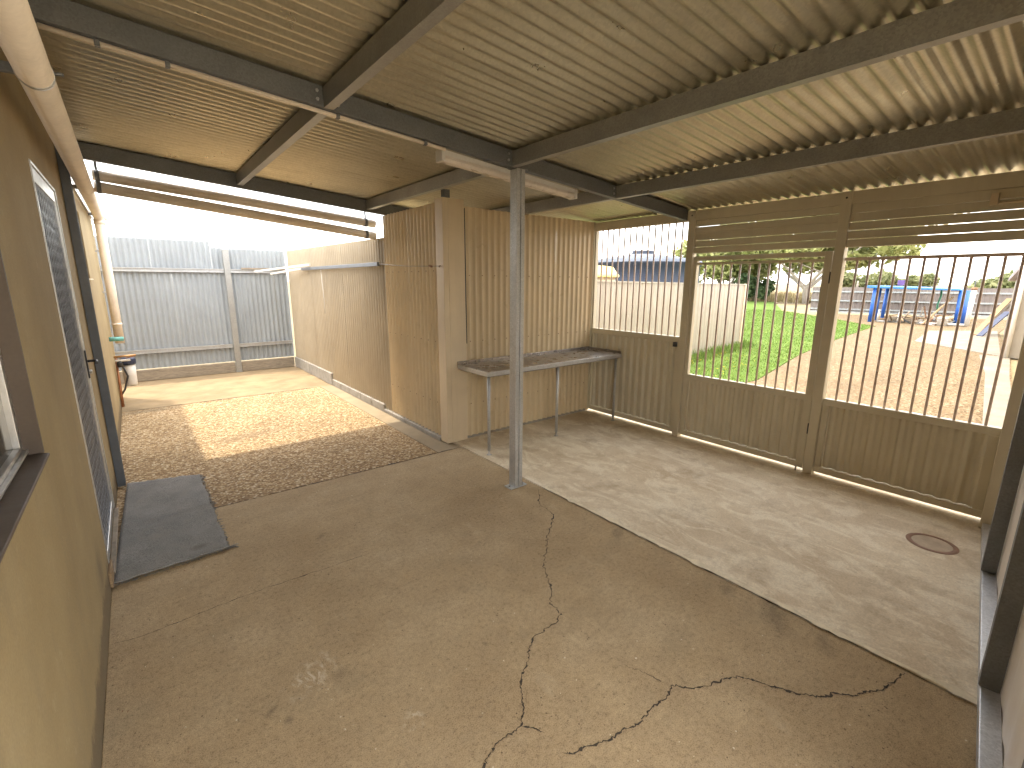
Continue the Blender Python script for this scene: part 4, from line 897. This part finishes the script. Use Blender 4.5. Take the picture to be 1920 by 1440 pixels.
hz = MB().tube([(28.0, 4.75, 1.42), (28.0, 4.72, 1.1), (27.95, 4.78, .7), (27.98, 4.74, .35)], .04, 6).build('hanging_hose', M['green_hose']); tag(hz, 'pale green hose hanging from the blue shelter', 'hose')

# outbuilding on the right
ob_ = empty('outbuilding', (15, 1.0, 0), 'low cream outbuilding with mauve eave seen through the right gate', 'building')
def obl(x): return .27 + .095 * (x - 4.6)
MB().add([(15.1, obl(15.1) - .02, 0), (22.6, 2.05, 0), (22.6, -1.5, 0), (15.1, -1.5, 0), (15.1, obl(15.1) - .02, 2.0), (22.6, 2.05, 1.72), (22.6, -1.5, 1.72), (15.1, -1.5, 2.0)],
         [(0, 3, 2, 1), (4, 5, 6, 7), (0, 1, 5, 4), (1, 2, 6, 5), (2, 3, 7, 6), (3, 0, 4, 7)]).build('wall', M['cream_pale'], ob_)
MB().hexa([(15.0, 1.30, 2.0), (22.9, 2.25, 1.70), (22.9, 1.6, 1.70), (15.0, .9, 2.0), (15.0, 1.30, 2.10), (22.9, 2.25, 1.80), (22.9, 1.6, 1.80), (15.0, .9, 2.10)]).build('eave', M['eave'], ob_)
MB().hexa([(15.0, 1.3, 2.102), (22.9, 2.25, 1.802), (22.9, -1.7, 2.3), (15.0, -1.7, 2.6), (15.0, 1.3, 2.12), (22.9, 2.25, 1.82), (22.9, -1.7, 2.32), (15.0, -1.7, 2.62)]).build('roof', M['roof'], ob_)
MB().add([(4.7, -.35, 0), (15.05, obl(15.05) - .28, 0), (15.05, -1.6, 0), (4.7, -1.6, 0), (4.7, -.35, 2.5), (15.05, obl(15.05) - .28, 2.3), (15.05, -1.6, 2.3), (4.7, -1.6, 2.5)],
         [(0, 3, 2, 1), (4, 5, 6, 7), (0, 1, 5, 4), (1, 2, 6, 5), (2, 3, 7, 6), (3, 0, 4, 7)]).build('near_wall', M['cream_trim'], ob_)
MB().tube([(15.0, 1.27, .0), (15.0, 1.27, 2.0)], .06, 12).build('downpipe', M['white'], ob_)
for k, (xa, ya, xb, yb, z1, m) in enumerate(((21.0, 2.55, 22.3, 2.06, 1.15, 'wood'), (21.3, 2.45, 22.4, 2.06, 1.0, 'sleeper'), (20.7, 2.4, 21.6, 1.98, .75, 'navy'))):
    o = MB().bar((xa, ya, .01), (xb, yb, z1), .16, .03).build('leaning_plank', M[m]); tag(o, ['raw timber plank leaning on the outbuilding', 'grey timber plank leaning on the outbuilding behind the raw one', 'dark blue board leaning low on the outbuilding'][k], 'plank', 'planks leaning on the outbuilding')

# trees
def tree(loc, h, rad, label, leafm, n, lsz, squash=.6, name='gum_tree', trunk=True, lobes=9, seed=1, base=.35):
    r = random.Random(seed); t = empty(name, loc, label, 'tree' if trunk else 'shrub'); L = Vector(loc); tips = []
    tm = MB()
    if trunk:
        r0 = h * .022
        for b in range(5):
            a = b * 1.26 + r.uniform(-.4, .4); p = [L + Vector((0, 0, 0)), L + Vector((r.gauss(0, .15), r.gauss(0, .15), h * base * .5))]
            q = p[-1]
            for s in range(3):
                q = q + Vector((math.cos(a) * rad * .22, math.sin(a) * rad * .22, h * .17 * r.uniform(.7, 1.2))); a += r.gauss(0, .35); p.append(q)
            tm.tube(p, [r0, r0 * .8, r0 * .5, r0 * .3, r0 * .12], 7)
            for s in range(4):
                o = p[2 + s % 3]; e = o + Vector((r.gauss(0, rad * .25), r.gauss(0, rad * .25), r.uniform(.05, .25) * h)); tm.tube([o, (o + e) / 2 + Vector((0, 0, .1)), e], [r0 * .25, r0 * .15, r0 * .05], 5); tips.append(e)
    else: tm.tube([L, L + Vector((0, 0, h * .5))], [h * .05, h * .02], 6)
    tm.build('trunk', M['bark'], t, recalc=False)
    cl_ = []
    for k in range(lobes):
        a = r.uniform(0, 6.28); d = rad * math.sqrt(r.random()) * .85; cl_.append((Vector((L.x + d * math.cos(a), L.y + d * math.sin(a), L.z + h * (base + (1 - base) * r.uniform(.25, .9) * (1 - .45 * d / rad)))), rad * r.uniform(.2, .42)))
    for e in tips: cl_.append((e, rad * .2))
    vs, fs = [], []
    for k in range(n):
        c, cr_ = r.choice(cl_); v = Vector((r.gauss(0, 1), r.gauss(0, 1), r.gauss(0, 1))).normalized() * cr_ * r.random() ** .4; v.z *= squash
        p = c + v; s = lsz * r.uniform(.6, 1.4); a = Vector((r.gauss(0, 1), r.gauss(0, 1), r.gauss(0, .7))).normalized(); b = a.cross(Vector((r.gauss(0, 1), r.gauss(0, 1), r.gauss(0, 1)))).normalized(); o = len(vs)
        if p.z < L.z + .05: continue
        vs += [p - a * s, p - b * s * .45, p + a * s, p + b * s * .45]; fs.append((o, o + 1, o + 2, o + 3))
    MB().add(vs, fs).build('crown', M[leafm], t, recalc=False)
    return t
tree((43, 15.6, -.05), 9, 7.0, 'wide spreading gum tree with pale trunk beyond the lawn', 'leafA', 11000, .28, .5, lobes=22, seed=4, base=.28)
tree((47, 24.5, -.05), 7.5, 5.0, 'leafy gum tree above the end of the cream screen wall', 'leafA', 11000, .28, .75, lobes=22, seed=8, base=.2)
tree((45, 20.6, -.05), 2.9, 2.2, 'dark green shrub under the gum trees', 'leafB', 3500, .2, .9, 'shrub', False, 9, 11, .1)
tree((62, 17.5, -.05), 3.9, 3.8, 'rounded olive bush behind the left of the far fence', 'leafC', 3500, .28, .8, 'bush', False, 9, 12, .1)
tree((64, 14.0, -.05), 3.5, 2.6, 'lighter olive bush behind the blue shelter roof', 'leafC', 2800, .26, .8, 'bush', False, 8, 13, .1)
tree((66, 4.6, -.05), 2.9, 3.6, 'pale bushy tree behind the far fence near the outbuilding', 'leafC', 3500, .3, .8, 'bush', False, 9, 14, .1)
tree((70, 8.6, -.05), 1.9, 3.0, 'low bushes on the horizon beyond the far fence', 'leafC', 2400, .3, .7, 'bush', False, 8, 15, .1)
st_ = []; sf = []; rz = random.Random(31)
for _ in range(7000):
    x = rz.uniform(44, 60); y = rz.uniform(12, 34); h = rz.uniform(.3, .9); a = rz.uniform(0, 6.28); w = .05; o = len(st_)
    st_ += [(x - w * math.cos(a), y - w * math.sin(a), -.04), (x + w * math.cos(a), y + w * math.sin(a), -.04), (x + rz.gauss(0, .15), y + rz.gauss(0, .15), h)]; sf.append((o, o + 1, o + 2))
tag(MB().add(st_, sf).build('dry_grass', M['straw'], recalc=False), 'tall dry straw grass under the far trees', 'dry grass', kind='stuff')

for o in bpy.data.objects:
    if '_o' in o: del o['_o']
